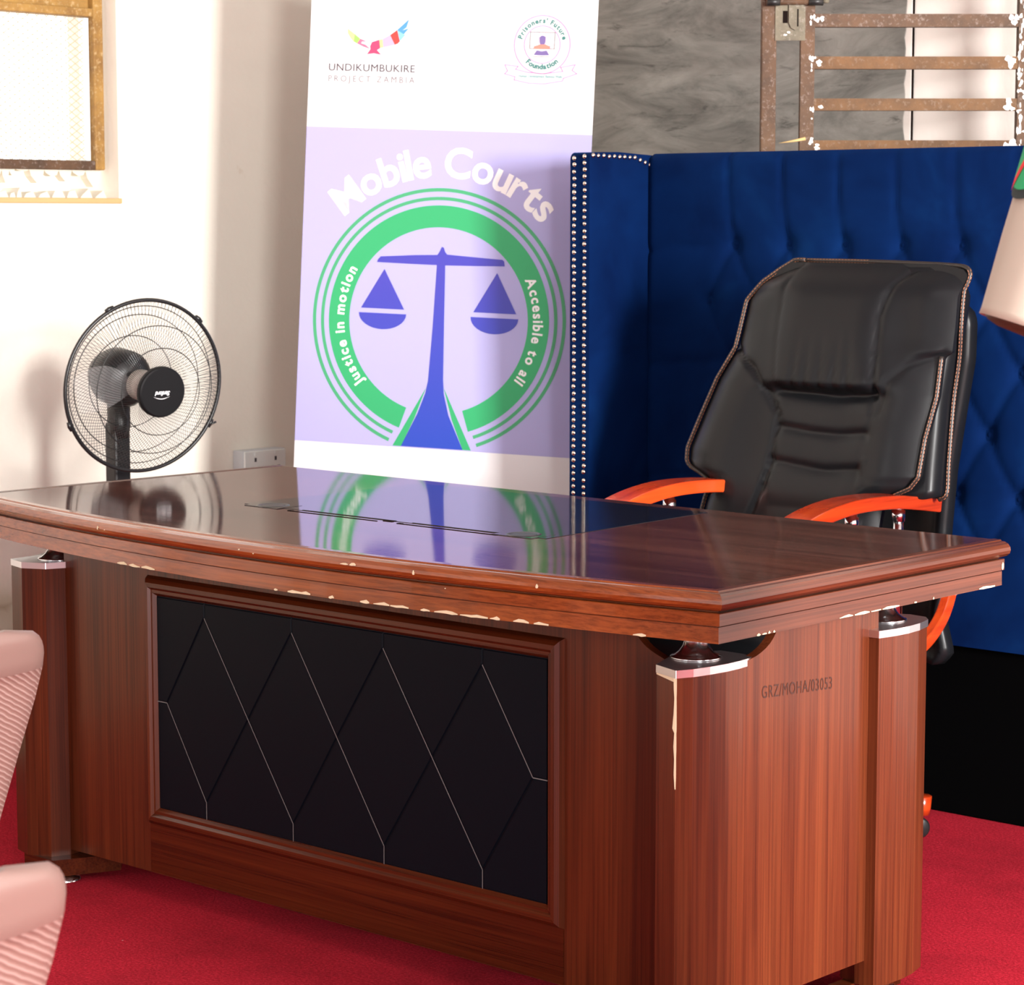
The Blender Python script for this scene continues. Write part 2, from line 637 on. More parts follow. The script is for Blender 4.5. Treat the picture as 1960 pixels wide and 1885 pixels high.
def sstep(a, b, x):
    t = max(0.0, min(1.0, (x - a) / (b - a)))
    return t * t * (3 - 2 * t)

# ================================================================== SETTING
FZ = -ZF
CZ = 3.145
b = MB().box((-6.2, -2.6, FZ - 0.12), (3.4, 6.0, FZ - 0.012))
structure(b.build('floor', M['concrete']))
b = MB().box((-5.9, -2.4, CZ), (3.3, 5.9, CZ + 0.12))
structure(b.build('ceiling', M['ceiling']))
# left wall with the window opening
WY0, WY1, WZ0, WZ1 = 3.05, 4.402, 1.405, 2.62
b = MB()
b.box((-5.72, -2.4, FZ - 0.012), (-5.5, WY0, CZ)).box((-5.72, WY1, FZ - 0.012), (-5.5, 5.6, CZ))
b.box((-5.72, WY0, FZ - 0.012), (-5.5, WY1, WZ0)).box((-5.72, WY0, WZ1), (-5.5, WY1, CZ))
structure(b.build('wall_left', M['wall_cream'], fixn=False))
b = MB().box((-5.9, 5.6, FZ - 0.012), (3.1, 5.8, CZ))
structure(b.build('wall_back', M['wall_pink']))
b = MB()
X0, X1 = 2.9, 3.1
b.box((X0, -2.4, FZ - 0.012), (X1, -1.3, CZ)).box((X0, -0.2, FZ - 0.012), (X1, 2.0, CZ)).box((X0, 3.1, FZ - 0.012), (X1, 5.6, CZ))
b.box((X0, -1.3, 2.3), (X1, -0.2, CZ)).box((X0, 2.0, FZ - 0.012), (X1, 3.1, 1.2)).box((X0, 2.0, 2.7), (X1, 3.1, CZ))
structure(b.build('wall_right', M['wall_plain'], fixn=False))
b = MB()
xs = [-5.5, -4.45, -2.75, -1.9, -0.8, 0.3, 1.5, 2.9]  # openings right of the first are added, unseen, for bright chrome reflections
for i in range(len(xs) - 1):
    if i % 2 == 0:
        b.box((xs[i], -2.4, FZ - 0.012), (xs[i + 1], -2.2, CZ))
    else:
        b.box((xs[i], -2.4, FZ - 0.012), (xs[i + 1], -2.2, 1.35)).box((xs[i], -2.4, 2.65), (xs[i + 1], -2.2, CZ))
structure(b.build('wall_front', M['wall_plain'], fixn=False))

# window in the left wall: rusty frame, expanded-metal screen, crumbling mortar below
win = bpy.data.objects.new('window_1', None)
COL.objects.link(win)
win.location = (-5.56, 3.7, 1.405 + ZF)
structure(win)
FX0, FX1 = -5.585, -5.535
b = MB()
fy1 = 4.384
b.box((FX0, fy1 - 0.034, 1.487), (FX1, fy1, 2.6))                    # right stile
b.box((FX0, WY0, 1.487), (FX1, WY0 + 0.04, 2.6))
b.box((FX0, WY0 + 0.04, 2.56), (FX1, fy1 - 0.034, 2.6))
b.build('window_frame', M['rust_yellow'], win, bevel=0.004)
b = MB().box((FX0, WY0 + 0.04, 1.487), (FX1, fy1 - 0.034, 1.513))
b.build('bottom_rail', M['rust'], win, bevel=0.003)
b = MB().box((FX0, WY0 + 0.04, 1.910), (FX1, fy1 - 0.034, 1.933)).box((FX0 - 0.01, WY0 + 0.04, 1.933), (FX1 - 0.02, fy1 - 0.034, 1.99))
b.build('transom', M['rust_yellow'], win, bevel=0.003)
b = MB().box((FX0 + 0.006, fy1 - 0.052, 1.513), (FX1 - 0.02, fy1 - 0.036, 1.908))
b.build('screen_edge_strip', M['socket_white'], win)
b = MB()
p = 0.032
z0, z1, y0, y1 = 1.513, 1.910, WY0 + 0.04, fy1 - 0.045
for sgn in (1, -1):
    k = -60
    while k < 120:
        yy = y0 + k * p
        a = []
        for t in (0, 1):
            pass
        # line y = yy + sgn*(z-z0)*1.55 clipped to the screen
        za, zb = z0, z1
        pts = []
        for z in (z0, z1):
            pts.append((yy + sgn * (z - z0) * 1.55, z))
        (ya, za), (yb, zb) = pts
        lo, hi = 0.0, 1.0
        d = yb - ya
        for lim, s in ((y0, 1), (y1, -1)):
            # s*(y-lim) >= 0
            fa, fb = s * (ya - lim), s * (yb - lim)
            if fa < 0 and fb < 0:
                lo, hi = 1, 0
            elif fa < 0:
                lo = max(lo, fa / (fa - fb))
            elif fb < 0:
                hi = min(hi, fa / (fa - fb))
        if hi - lo > 0.01:
            P = lambda t: (-5.562 + 0.001 * sgn, ya + d * t, z0 + (z1 - z0) * t)
            b.tube([P(lo), P(hi)], 0.0011, 4, smooth=False)
        k += 1
b.build('expanded_metal_screen', M['mesh_wire'], win, fixn=False)
# crumbling mortar lumps hanging under the bottom rail and along the sill
b = MB()
rr = random.Random(3)
y = WY0 + 0.02
while y < 4.37:
    w = rr.uniform(0.02, 0.06)
    h1 = rr.choice((rr.uniform(0.006, 0.02), rr.uniform(0.02, 0.05)))
    b.prism([(y, 1.49), (y + w, 1.49), (y + w * 0.8, 1.488 - h1 * 0.8), (y + w * 0.5, 1.488 - h1), (y + w * 0.15, 1.488 - h1 * 0.5)], FX0, FX1 - 0.02,
            mat=Matrix(((0, 0, 1, 0), (1, 0, 0, 0), (0, 1, 0, 0), (0, 0, 0, 1))))
    h2 = rr.uniform(0.012, 0.035)
    b.prism([(y, 1.40), (y + w, 1.40), (y + w * 0.7, 1.405 + h2), (y + w * 0.3, 1.405 + h2 * rr.uniform(0.4, 1))], FX0 - 0.02, FX1 + 0.01,
            mat=Matrix(((0, 0, 1, 0), (1, 0, 0, 0), (0, 1, 0, 0), (0, 0, 0, 1))))
    y += w * 0.9
b.build('broken_mortar', M['crumble'], win)
b = MB().box((-5.52, WY0 - 0.03, 1.394), (-5.492, 4.408, 1.409))
b.build('sill_lip', M['rust_ledge'], win, bevel=0.003)

# ------------------------------------------------------------------ carpet
b = MB()
nx, ny = 30, 28
rows = []
for j in range(ny + 1):
    rows.append([(-5.48 + 7.6 * i / nx, -1.6 + 7.15 * j / ny, FZ) for i in range(nx + 1)])
b.grid(rows)
nv = len(b.v)
b.box((-5.48, -1.6, FZ - 0.011), (2.12, 5.55, FZ - 0.002))
tag(b.build('red_carpet', M['carpet'], fixn=False), 'bright red carpet covering the floor under the wooden desk', 'carpet')

# ------------------------------------------------------------------ chalkboard painted panel on the back wall
t = thing('chalkboard', (-4.6, 5.59, 0.8), 'worn grey blackboard on the back wall behind the rusty gate', 'blackboard')
b = MB()
yb0, yb1 = 5.588, 5.5995
n = 60
rg = random.Random(5)
edge = [(-3.676 + rg.uniform(-0.004, 0.004) - (0.02 if i > 52 else 0), 0.75 + 1.8 * i / n) for i in range(n + 1)]
poly = [(-5.49, 2.55), (-5.49, 0.75)] + edge
b.prism(poly, -yb1, -yb0, mat=Matrix(((1, 0, 0, 0), (0, 0, -1, 0), (0, 1, 0, 0), (0, 0, 0, 1))))
b.build('board', M['chalk'], t)
b = MB().box((-3.70, 5.592, 0.75), (-3.658, 5.5995, 2.55))
b.build('edge_trim', M['wall_pink'], t)
b = MB().box((-3.658, 5.596, 0.75), (-3.653, 5.5995, 2.55))
b.build('trim_crack', M['dark_gap'], t)

# ================================================================== DESK
DX0, DX1, DYB = -4.40, -2.39, 3.955


def fy(x):
    tt = (x - DX0) / (DX1 - DX0)
    return 3.15 - 0.038 * tt - 0.105 * 4 * tt * (1 - tt)


desk = thing('executive_desk', (-3.39, 3.55, FZ), 'large bow-fronted mahogany veneer office desk standing on the red carpet', 'desk')
NF = 48
front = [(DX0 + (DX1 - DX0) * i / NF, fy(DX0 + (DX1 - DX0) * i / NF)) for i in range(NF + 1)]
top_poly = front + [(DX1, DYB), (DX0 + 0.025, DYB + 0.03)]
b = MB().prism(top_poly, 0.690, 0.760)
b.build('tabletop', M['wood_top'], desk)

# moulding swept round the left end, bowed front and right end
PROF = [(0.000, 0.7602), (0.004, 0.7612), (0.018, 0.7608), (0.020, 0.7585), (0.027, 0.7575), (0.034, 0.7545), (0.039, 0.7485), (0.040, 0.7425),
        (0.038, 0.7365), (0.032, 0.7315), (0.024, 0.7288), (0.014, 0.7282), (0.014, 0.7262), (0.026, 0.7256), (0.027, 0.7245), (0.027, 0.7050), (0.026, 0.7044), (0.017, 0.7042), (0.017, 0.7022), (0.0220, 0.7020),
        (0.0225, 0.6755), (-0.03, 0.6755), (-0.03, 0.695), (-0.002, 0.695)]


def offs_ring(pt, nrm, miter=1.0):
    return [(pt[0] + nrm[0] * d * miter, pt[1] + nrm[1] * d * miter, z) for d, z in PROF]


def seg_normal(a, c):
    dx, dy = c[0] - a[0], c[1] - a[1]
    L = math.hypot(dx, dy)
    return (dy / L, -dx / L)


def mould(path):
    rings = []
    n = len(path)
    for i in range(n):
        if i == 0:
            rings.append(offs_ring(path[0], seg_normal(path[0], path[1])))
        elif i == n - 1:
            rings.append(offs_ring(path[-1], seg_normal(path[-2], path[-1])))
        else:
            a, c = seg_normal(path[i - 1], path[i]), seg_normal(path[i], path[i + 1])
            m = ((a[0] + c[0]) / 2, (a[1] + c[1]) / 2)
            L2 = m[0] ** 2 + m[1] ** 2
            rings.append(offs_ring(path[i], (m[0] / L2, m[1] / L2)))
    return rings


full = [(DX0 + 0.025, DYB + 0.03)] + front + [(DX1, DYB)]
rings = mould(full)


def flat_shaded(mb):
    return mb


b = MB().sweep(rings[1:-1], 0, False)
front_m = b
# bare-board chips on the front moulding (irregular flakes on its faces)
rc = random.Random(11)


def chip_front(xa, xb, z, hh, off, lip=0.0008):
    n = max(3, int((xb - xa) / 0.012))
    xs = [xa + (xb - xa) * i / n for i in range(n + 1)]
    up = [z + hh * rc.uniform(0.35, 1.0) * (0.4 if i in (0, n) else 1) for i in range(n + 1)]
    dn = [z - hh * rc.uniform(0.0, 0.35) * (0.4 if i in (0, n) else 1) for i in range(n + 1)]
    vs = [(x, fy(x) - off - lip, u) for x, u in zip(xs, up)] + [(x, fy(x) - off - lip, d) for x, d in zip(xs, dn)]
    vs += [(x, fy(x) - off + 0.002, u) for x, u in zip(xs, up)] + [(x, fy(x) - off + 0.002, d) for x, d in zip(xs, dn)]
    m = n + 1
    fs = []
    for i in range(n):
        fs.append((i, i + 1, m + i + 1, m + i))
        fs.append((i, 2 * m + i, 2 * m + i + 1, i + 1))
        fs.append((m + i, m + i + 1, 3 * m + i + 1, 3 * m + i))
    front_m.add(vs, fs, 1)


for xa, xb in ((-3.81, -3.775), (-3.768, -3.73), (-3.725, -3.68), (-3.322, -3.312), (-3.285, -3.225), (-3.178, -3.165), (-3.10, -3.078), (-3.068, -3.03),
               (-3.028, -2.985), (-2.958, -2.937), (-2.927, -2.875), (-2.87, -2.81), (-2.806, -2.785), (-2.757, -2.725), (-2.715, -2.685), (-2.522, -2.498)):
    chip_front(xa, xb, 0.6765, 0.0055, 0.0225)
chip_front(-3.131, -3.112, 0.744, 0.004, 0.040)
chip_front(-3.108, -3.093, 0.744, 0.0045, 0.040)
for x in (-3.856, -2.96, -2.697):
    chip_front(x, x + 0.005, 0.742, 0.006, 0.0405)
for x, z in ((-3.83, 0.742), (-3.4, 0.745), (-3.36, 0.741), (-2.62, 0.735), (-2.9, 0.72), (-3.5, 0.735)):
    chip_front(x, x + 0.003, z, 0.002, 0.0405 if z > 0.735 else 0.027)
front_m.build('front_moulding', [M['wood_edge'], M['chip']], desk)
b = MB().sweep(rings[-2:], 0, False)


def chip_side(ya, yb, z, hh, off, lip=0.0008):
    n = max(2, int((yb - ya) / 0.012))
    vs = []
    for i in range(n + 1):
        y = ya + (yb - ya) * i / n
        e = 0.4 if i in (0, n) else 1
        vs += [(DX1 + off + lip, y, z + hh * rc.uniform(0.35, 1) * e), (DX1 + off + lip, y, z - hh * rc.uniform(0, 0.3) * e),
               (DX1 + off - 0.002, y, z + hh * 0.4), (DX1 + off - 0.002, y, z)]
    for i in range(n):
        k = 4 * i
        b.add(vs[k:k + 8], [(0, 1, 5, 4), (0, 4, 6, 2), (1, 3, 7, 5)], 1)


for ya, yb in ((3.195, 3.205), (3.21, 3.222), (3.226, 3.232), (3.24, 3.245), (3.43, 3.47), (3.475, 3.52), (3.525, 3.555), (3.56, 3.612), (3.66, 3.668), (3.72, 3.724), (3.875, 3.93)):
    chip_side(ya, yb, 0.6765, 0.0045, 0.0225)
chip_side(3.945, 3.952, 0.71, 0.018, 0.027)
b.build('end_moulding', [M['wood_y'], M['chip']], desk)
b = MB().sweep(rings[:2], 0, False)
b.build('end_moulding', [M['wood_y'], M['chip']], desk)

# writing pad let into the top, cable grommets, pen slots
b = MB().prism([(-3.845, 3.395), (-3.005, 3.395), (-3.035, 3.925), (-3.845, 3.925)], 0.7585, 0.7608)
b.build('writing_pad', M['blotter'], desk)
for gx, gy in ((-3.775, 3.412), (-3.075, 3.412)):
    b = MB().box((gx - 0.05, gy - 0.035, 0.758), (gx + 0.05, gy + 0.035, 0.7612))
    g = b.build('cable_grommet', M['blotter'], desk)
    b = MB()
    b.lathe([(0.024, 0.7605), (0.029, 0.7622), (0.033, 0.7622), (0.036, 0.7605)], Matrix.Translation((gx, gy, 0)), 28, caps=False)
    b.build('grommet_ring', M['black_plastic'], g)
    b = MB().lathe([(0.0005, 0.7614), (0.025, 0.7614)], Matrix.Translation((gx, gy, 0)), 28, caps=False)
    b.build('grommet_cap', M['black_plastic'], g)
for xa, xb in ((-3.69, -3.43), (-3.375, -3.11)):
    b = MB()
    b.box((xa, 3.373, 0.757), (xb, 3.376, 0.7609)).box((xa + 0.02, 3.396, 0.757), (xb + 0.03, 3.400, 0.7611))
    b.box((xa, 3.373, 0.757), (xa + 0.012, 3.381, 0.7609)).box((xb + 0.005, 3.385, 0.757), (xb + 0.03, 3.392, 0.7611))
    b.build('pen_slot', M['dark_gap'], desk)

# front modesty panel (with the rounded corner cut-outs) on plane y = 3.18
PY = 3.18


def panel_xz(poly, y0, y1, mb, mi=0):
    """prism from an (x,z) outline between y0 and y1"""
    return mb.prism(poly, -y1, -y0, mi, mat=Matrix(((1, 0, 0, 0), (0, 0, -1, 0), (0, 1, 0, 0), (0, 0, 0, 1))))


def arc(cx, cz, r, a0, a1, n=10):
    return [(cx + r * math.cos(math.radians(a0 + (a1 - a0) * i / n)), cz + r * math.sin(math.radians(a0 + (a1 - a0) * i / n))) for i in range(n + 1)]


PXL, PXR = -4.18, -2.545
poly = [(PXL, 0.005), (PXR, 0.005), (PXR, 0.617)] + [(PXR - 0.055 + 0.055 * math.cos(a), 0.675 - 0.058 * math.sin(a)) for a in [PI / 2 * (1 - i / 8) for i in range(8)]][::-1][0:0]
poly += [(-2.50 - 0.115 * math.cos(a), 0.675 - 0.062 * math.sin(a)) for a in [PI / 2 * 0.62 * (1 - i / 8) for i in range(9)]]
poly += [(PXL + 0.03, 0.675), (PXL, 0.66)]
b = MB()
panel_xz(poly, PY, PY + 0.018, b)
mp = b.build('modesty_panel', M['wood_z'], desk)
# horizontal-grain lower rail let into the panel
b = MB()
panel_xz([(-3.905, 0.007), (-2.77, 0.007), (-2.77, 0.115), (-3.905, 0.115)], PY - 0.0012, PY + 0.004, b)
b.build('lower_rail', M['wood_x'], mp)
# raised frame
FXL, FXR, FZ0, FZ1 = -3.902, -2.768, 0.108, 0.628
IXL, IXR, IZ0, IZ1 = -3.872, -2.805, 0.146, 0.588
fp = [(0.0, PY), (0.004, PY - 0.010), (0.010, PY - 0.016), (0.017, PY - 0.016), (0.021, PY - 0.010), (0.026, PY - 0.010), (0.031, PY - 0.002), (0.031, PY + 0.004), (0.0, PY + 0.004)]
rings = []
for (ox, oz, ix, iz) in ((FXL, FZ0, IXL, IZ0), (FXR, FZ0, IXR, IZ0), (FXR, FZ1, IXR, IZ1), (FXL, FZ1, IXL, IZ1)):
    rings.append([(ox + (ix - ox) * d / 0.031, y, oz + (iz - oz) * d / 0.031) for d, y in fp])
for i, ax in ((0, 'wood_x'), (1, 'wood_z'), (2, 'wood_x'), (3, 'wood_z')):
    b = MB().sweep([rings[i], rings[(i + 1) % 4]], 0, False)
    b.build('frame_moulding', M[ax], desk)
# black padded panel with V-grooves in a lozenge pattern
px = [-3.723, -3.466, -3.215, -2.962]       # lozenge tips
ZT, ZM, ZB = 0.558, 0.370, 0.181
tiles = []
mids = [-3.842, -3.594, -3.341, -3.088, -2.840]
for i, x in enumerate(px):
    tiles.append([(x, ZB), (mids[i + 1], ZM), (x, ZT), (mids[i], ZM)])
for i in range(3):
    tiles.append([(mids[i + 1], ZM), (px[i + 1], ZT), (px[i + 1], IZ1), (px[i], IZ1), (px[i], ZT)])
    tiles.append([(mids[i + 1], ZM), (px[i], ZB), (px[i], IZ0), (px[i + 1], IZ0), (px[i + 1], ZB)])
tiles.append([(IXL, ZM), (mids[0], ZM), (px[0], ZT), (px[0], IZ1), (IXL, IZ1)])
tiles.append([(IXL, IZ0), (px[0], IZ0), (px[0], ZB), (mids[0], ZM), (IXL, ZM)])
tiles.append([(IXR, ZM), (IXR, IZ1), (px[3], IZ1), (px[3], ZT), (mids[4], ZM)])
tiles.append([(IXR, IZ0), (IXR, ZM), (mids[4], ZM), (px[3], ZB), (px[3], IZ0)])


def inset(poly, d):
    n = len(poly)
    A = sum(poly[i][0] * poly[(i + 1) % n][1] - poly[(i + 1) % n][0] * poly[i][1] for i in range(n))
    if A < 0:
        poly = poly[::-1]
    out = []
    for i in range(n):
        p0, p1, p2 = Vector(poly[i - 1]), Vector(poly[i]), Vector(poly[(i + 1) % n])
        e1, e2 = (p1 - p0).normalized(), (p2 - p1).normalized()
        n1, n2 = Vector((-e1.y, e1.x)), Vector((-e2.y, e2.x))
        m = (n1 + n2)
        m = m / max(0.25, m.length_squared / 2)
        out.append(p1 + m * d)
    return poly, out


b = MB()
b.box((IXL - 0.004, PY - 0.0015, IZ0 - 0.004), (IXR + 0.004, PY + 0.003, IZ1 + 0.004), 0)
pale = [((mids[0], ZM), (px[0], ZB)), ((px[3], ZT), (mids[4], ZM)), ((IXL, ZM), (mids[0], ZM)), ((mids[4], ZM), (IXR, ZM))] + [((px[i], ZT), (px[i + 1], ZB)) for i in range(3)] + [((x, ZB), (x, IZ0)) for x in px]  # strips that paint in the light along one slant of the grooves
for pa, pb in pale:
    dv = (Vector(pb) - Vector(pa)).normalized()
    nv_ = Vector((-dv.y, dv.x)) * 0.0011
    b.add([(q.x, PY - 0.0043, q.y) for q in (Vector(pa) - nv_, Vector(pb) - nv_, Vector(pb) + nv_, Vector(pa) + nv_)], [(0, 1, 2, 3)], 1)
for tl in tiles:
    base, ins = inset(tl, 0.0013)
    _, ins2 = inset(tl, 0.0030)
    k = len(base)
    vs = [(p[0], PY - 0.0012, p[1]) for p in ins] + [(p[0], PY - 0.0040, p[1]) for p in ins2]
    b.add(vs, [(i, (i + 1) % k, (i + 1) % k + k, i + k) for i in range(k)], 0)
    b.add(vs, [tuple(range(k, 2 * k))], 0)
b.build('quilted_panel', [M['black_pad'], M['groove_glint']], desk)

# right and left side panels, with the round cut-out under the top at the front
def panel_yz(poly, x0, x1, mb, mi=0):
    return mb.prism(poly, x0, x1, mi, mat=Matrix(((0, 0, 1, 0), (1, 0, 0, 0), (0, 1, 0, 0), (0, 0, 0, 1))))


spoly = [(3.20, 0.028), (3.628, 0.028), (3.628, 0.676), (3.325, 0.676)]
spoly += [(3.215 + 0.11 * math.cos(a), 0.676 - 0.055 * math.sin(a)) for a in [PI / 2 * i / 10 for i in range(1, 11)]]
spoly += [(3.20, 0.62)]
b = MB()
panel_yz(spoly, -2.438, -2.420, b)
sp = b.build('side_panel', M['wood_side'], desk)
vs, fs = text_geo('GRZ/MOHA/03053', 0.030, 0.0, spacing=1.12)
wv = max(v[0] for v in vs)
b = MB()
s = 0.205 / wv
b.add([(-2.4194, 3.281 + v[0] * s, 0.553 + v[1] * 1.02 - 0.012 * v[0] * s / 0.2) for v in vs], fs)
b.build('stencilled_number', M['ink'], sp, fixn=False)
for z in (0.50, 0.36, 0.22, 0.09, 0.58):
    b = MB().lathe([(0.0002, 0.0007), (0.0022, 0.0007), (0.0026, 0)], Matrix.Translation((-2.420, 3.612, z)) @ Matrix.Rotation(PI / 2, 4, 'Y'), 10)
    b.build('panel_pin', M['chrome'], sp)
b = MB()
panel_yz(spoly, -4.35, -4.332, b)
b.build('side_panel', M['wood_side'], desk)
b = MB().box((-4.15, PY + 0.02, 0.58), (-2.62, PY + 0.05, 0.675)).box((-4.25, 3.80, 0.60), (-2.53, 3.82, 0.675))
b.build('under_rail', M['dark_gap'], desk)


def column(plan, plate, cx, cy, zb, zt, mk, foot_poly, glide=None, chipped=False):
    b = MB().prism(plan, zb, zt)
    if chipped:
        # veneer split along the sharp front edge showing bare board
        ex, ey = plan[1]
        zs = [0.613, 0.595, 0.58, 0.555, 0.53, 0.523, 0.50, 0.48, 0.455, 0.43]
        ww = [0.004, 0.0035, 0.0022, 0.0035, 0.006, 0.002, 0.0035, 0.0018, 0.0025, 0.0006]
        vs = []
        for z, w in zip(zs, ww):
            vs += [(ex - w, ey - 0.0012, z), (ex + 0.0008, ey - 0.001, z), (ex + 0.0006, ey + w * 0.5, z)]
        n = len(zs)
        fs = []
        for i in range(n - 1):
            fs += [(3 * i, 3 * i + 1, 3 * i + 4, 3 * i + 3), (3 * i + 1, 3 * i + 2, 3 * i + 5, 3 * i + 4)]
        b.add(vs, fs, 1)
        b.add([(plan[0][0], ey + 0.0215, 0.613), (ex, ey - 0.0012, 0.613), (ex, ey - 0.0012, 0.606), (plan[0][0], ey + 0.0215, 0.610)], [(0, 1, 2, 3)], 1)
    c = b.build('column', [M[mk], M['chip']], desk)
    b = MB().prism(plate, zt, zt + 0.013)
    pl = b.build('cap_plate', M['chrome_satin'], c, bevel=0.0012)
    prof = [(0.044, zt + 0.013), (0.043, zt + 0.016), (0.035, zt + 0.019), (0.028, zt + 0.025), (0.0225, zt + 0.033), (0.0195, zt + 0.042), (0.0185, zt + 0.052), (0.0185, 0.6755)]
    b = MB().lathe(prof, Matrix.Translation((cx, cy, 0)), 32)
    b.build('flared_spacer', M['chrome'], c)
    b = MB().prism(foot_poly, zb - 0.036, zb + 0.0)
    b.build('foot_block', M['wood_x'], c)
    gx_, gy_ = glide if glide else (cx, cy)
    b = MB().lathe([(0.006, zb - 0.035), (0.010, FZ + 0.012), (0.031, FZ + 0.007), (0.035, FZ + 0.002), (0.034, FZ + 0.0003)], Matrix.Translation((gx_, gy_, 0)), 28)
    b.build('glide', M['chrome'], c)
    return c


def poly_off(poly, d):
    return [tuple(p) for p in inset(list(poly), -d)[1]]


fr = [(-2.498, 3.098), (-2.440, 3.076), (-2.428, 3.105), (-2.421, 3.14), (-2.417, 3.18), (-2.418, 3.215), (-2.422, 3.245), (-2.430, 3.272), (-2.50, 3.272), (-2.535, 3.20), (-2.53, 3.178)]
fr_foot = [(-2.50, 3.12), (-2.45, 3.11), (-2.45, 3.26), (-2.50, 3.26)]
column(fr, poly_off(fr, 0.0015), -2.492, 3.195, -0.012, 0.613, 'wood_side', fr_foot, chipped=True)
MX = -3.355
fl = [(-4.297, 3.130), (-4.2415, 3.1155), (-4.190, 3.139), (-4.175, 3.179), (-4.190, 3.272), (-4.270, 3.272), (-4.300, 3.21)]
fl_foot = [(-4.26, 3.12), (-4.16, 3.12), (-4.10, 3.255), (-4.15, 3.30), (-4.26, 3.27)]
column(fl, poly_off(fl, 0.0015), -4.226, 3.20, -0.006, 0.616, 'wood_z', fl_foot, (-4.165, 3.155))
rr_ = [(-2.400, 3.600), (-2.393, 3.64), (-2.391, 3.68), (-2.395, 3.72), (-2.407, 3.765), (-2.425, 3.785), (-2.46, 3.79), (-2.50, 3.775), (-2.515, 3.72), (-2.51, 3.66), (-2.48, 3.612), (-2.44, 3.598)]
rr_foot = [(-2.47, 3.50), (-2.44, 3.50), (-2.44, 3.75), (-2.47, 3.75)]
column(rr_, poly_off(rr_, 0.002), -2.466, 3.71, -0.018, 0.617, 'wood_side', rr_foot)
rl_ = [(2 * MX - x, y) for x, y in rr_][::-1]
column(rl_, poly_off(rl_, 0.002), 2 * MX + 2.466, 3.71, -0.018, 0.621, 'wood_z', [(2 * MX - x, y) for x, y in rr_foot][::-1])

# ================================================================== WALL SOCKET
t = thing('wall_socket', (-5.49, 4.895, 0.62), 'grey-white surface-mounted double socket on the cream wall behind the desk corner', 'socket')
b = MB().box((-5.4995, 4.812, 0.575), (-5.455, 4.978, 0.668))
b.build('back_box', M['socket_side'], t, bevel=0.002)
b = MB().box((-5.455, 4.814, 0.577), (-5.447, 4.976, 0.666))
fp_ = b.build('face_plate', M['socket_white'], t, bevel=0.002)
for yy in (4.855, 4.935):
    for dy, dz, w, h in ((0, 0.018, 0.008, 0.012), (-0.012, -0.006, 0.011, 0.006), (0.012, -0.006, 0.011, 0.006)):
        b = MB().box((-5.448, yy + dy - w / 2, 0.622 + dz - h / 2), (-5.4465, yy + dy + w / 2, 0.622 + dz + h / 2))
        b.build('socket_hole', M['dark_hole'], fp_)
    b = MB().box((-5.447, yy - 0.004, 0.652), (-5.444, yy + 0.004, 0.662))
    b.build('rocker_switch', M['socket_white'], fp_)
b = MB().lathe([(0.0001, 0.001), (0.004, 0.001), (0.0045, 0)], Matrix.Translation((-5.475, 4.8119, 0.60)) @ Matrix.Rotation(PI / 2, 4, 'X'), 12)
b.build('knockout', M['dark_hole'], t)

# ================================================================== PEDESTAL FAN
FC = Vector((-4.941, 4.024, 0.925))
fax = (RV * 0.595 + HV * -0.79 + Vector((0, 0, -0.115))).normalized()
fu = Vector((0, 0, 1)).cross(fax).normalized()      # sideways in the fan's disc
fv = fax.cross(fu).normalized()                     # up in the fan's disc
FM = Matrix((fu, fv, fax)).transposed().to_4x4()
FM.translation = FC
pole_xy = FC - fax * 0.140
fan = thing('pedestal_fan', (pole_xy.x, pole_xy.y, FZ), 'black pedestal fan with round wire guard beside the cream wall', 'fan')
RR = 0.2225


def fan_pt(r, a, z):
    return FM @ Vector((r * math.cos(a), r * math.sin(a), z))


def guard(name, z_hub, r_hub, nw, zr, twist, rings_r):
    b = MB()
    K = 7
    for k in range(nw):
        a = 2 * PI * k / nw
        pts = []
        for i in range(K + 1):
            u = i / K
            r = RR - 0.002 + (r_hub - RR + 0.002) * u
            z = zr + (z_hub - zr) * math.sin(min(1, u * 1.25) * PI / 2)
            pts.append(fan_pt(r, a + twist * u, z))
        b.tube(pts, 0.00062, 3, smooth=False, caps=False)
    for r in rings_r:
        u = (RR - 0.002 - r) / (RR - 0.002 - r_hub)
        z = zr + (z_hub - zr) * math.sin(min(1, u * 1.25) * PI / 2)
        b.tube([fan_pt(r, 2 * PI * k / 72, z) for k in range(72)], 0.0013, 4, closed=True)
    return b.build(name, M['wire_black'], fan, fixn=False)


guard('front_guard', 0.092, 0.060, 132, 0.004, 0.35, (0.112, 0.165))
guard('rear_guard', -0.075, 0.055, 120, -0.004, -0.35, (0.12, 0.205, 0.180))
b = MB().tube([fan_pt(RR, 2 * PI * k / 96, 0.0) for k in range(96)], 0.0052, 8, closed=True)
b.build('guard_rim', M['black_plastic'], fan)
for a, tail in ((118, 0), (48, 0), (205, 0), (-28, 1)):
    a = math.radians(a)
    q = MB()
    c0, c1 = fan_pt(RR - 0.006, a - 0.05, 0.0), fan_pt(RR - 0.006, a + 0.05, 0.0)
    q.tube([fan_pt(RR + 0.004, a - 0.05, 0), fan_pt(RR + 0.006, a, 0), fan_pt(RR + 0.004, a + 0.05, 0)], 0.006, 6)
    if tail:
        q.tube([fan_pt(RR + 0.004, a - 0.02, 0.004), fan_pt(RR + 0.016, a + 0.04, 0.006)], 0.003, 6)
    q.build('guard_clip', M['black_plastic'], fan)
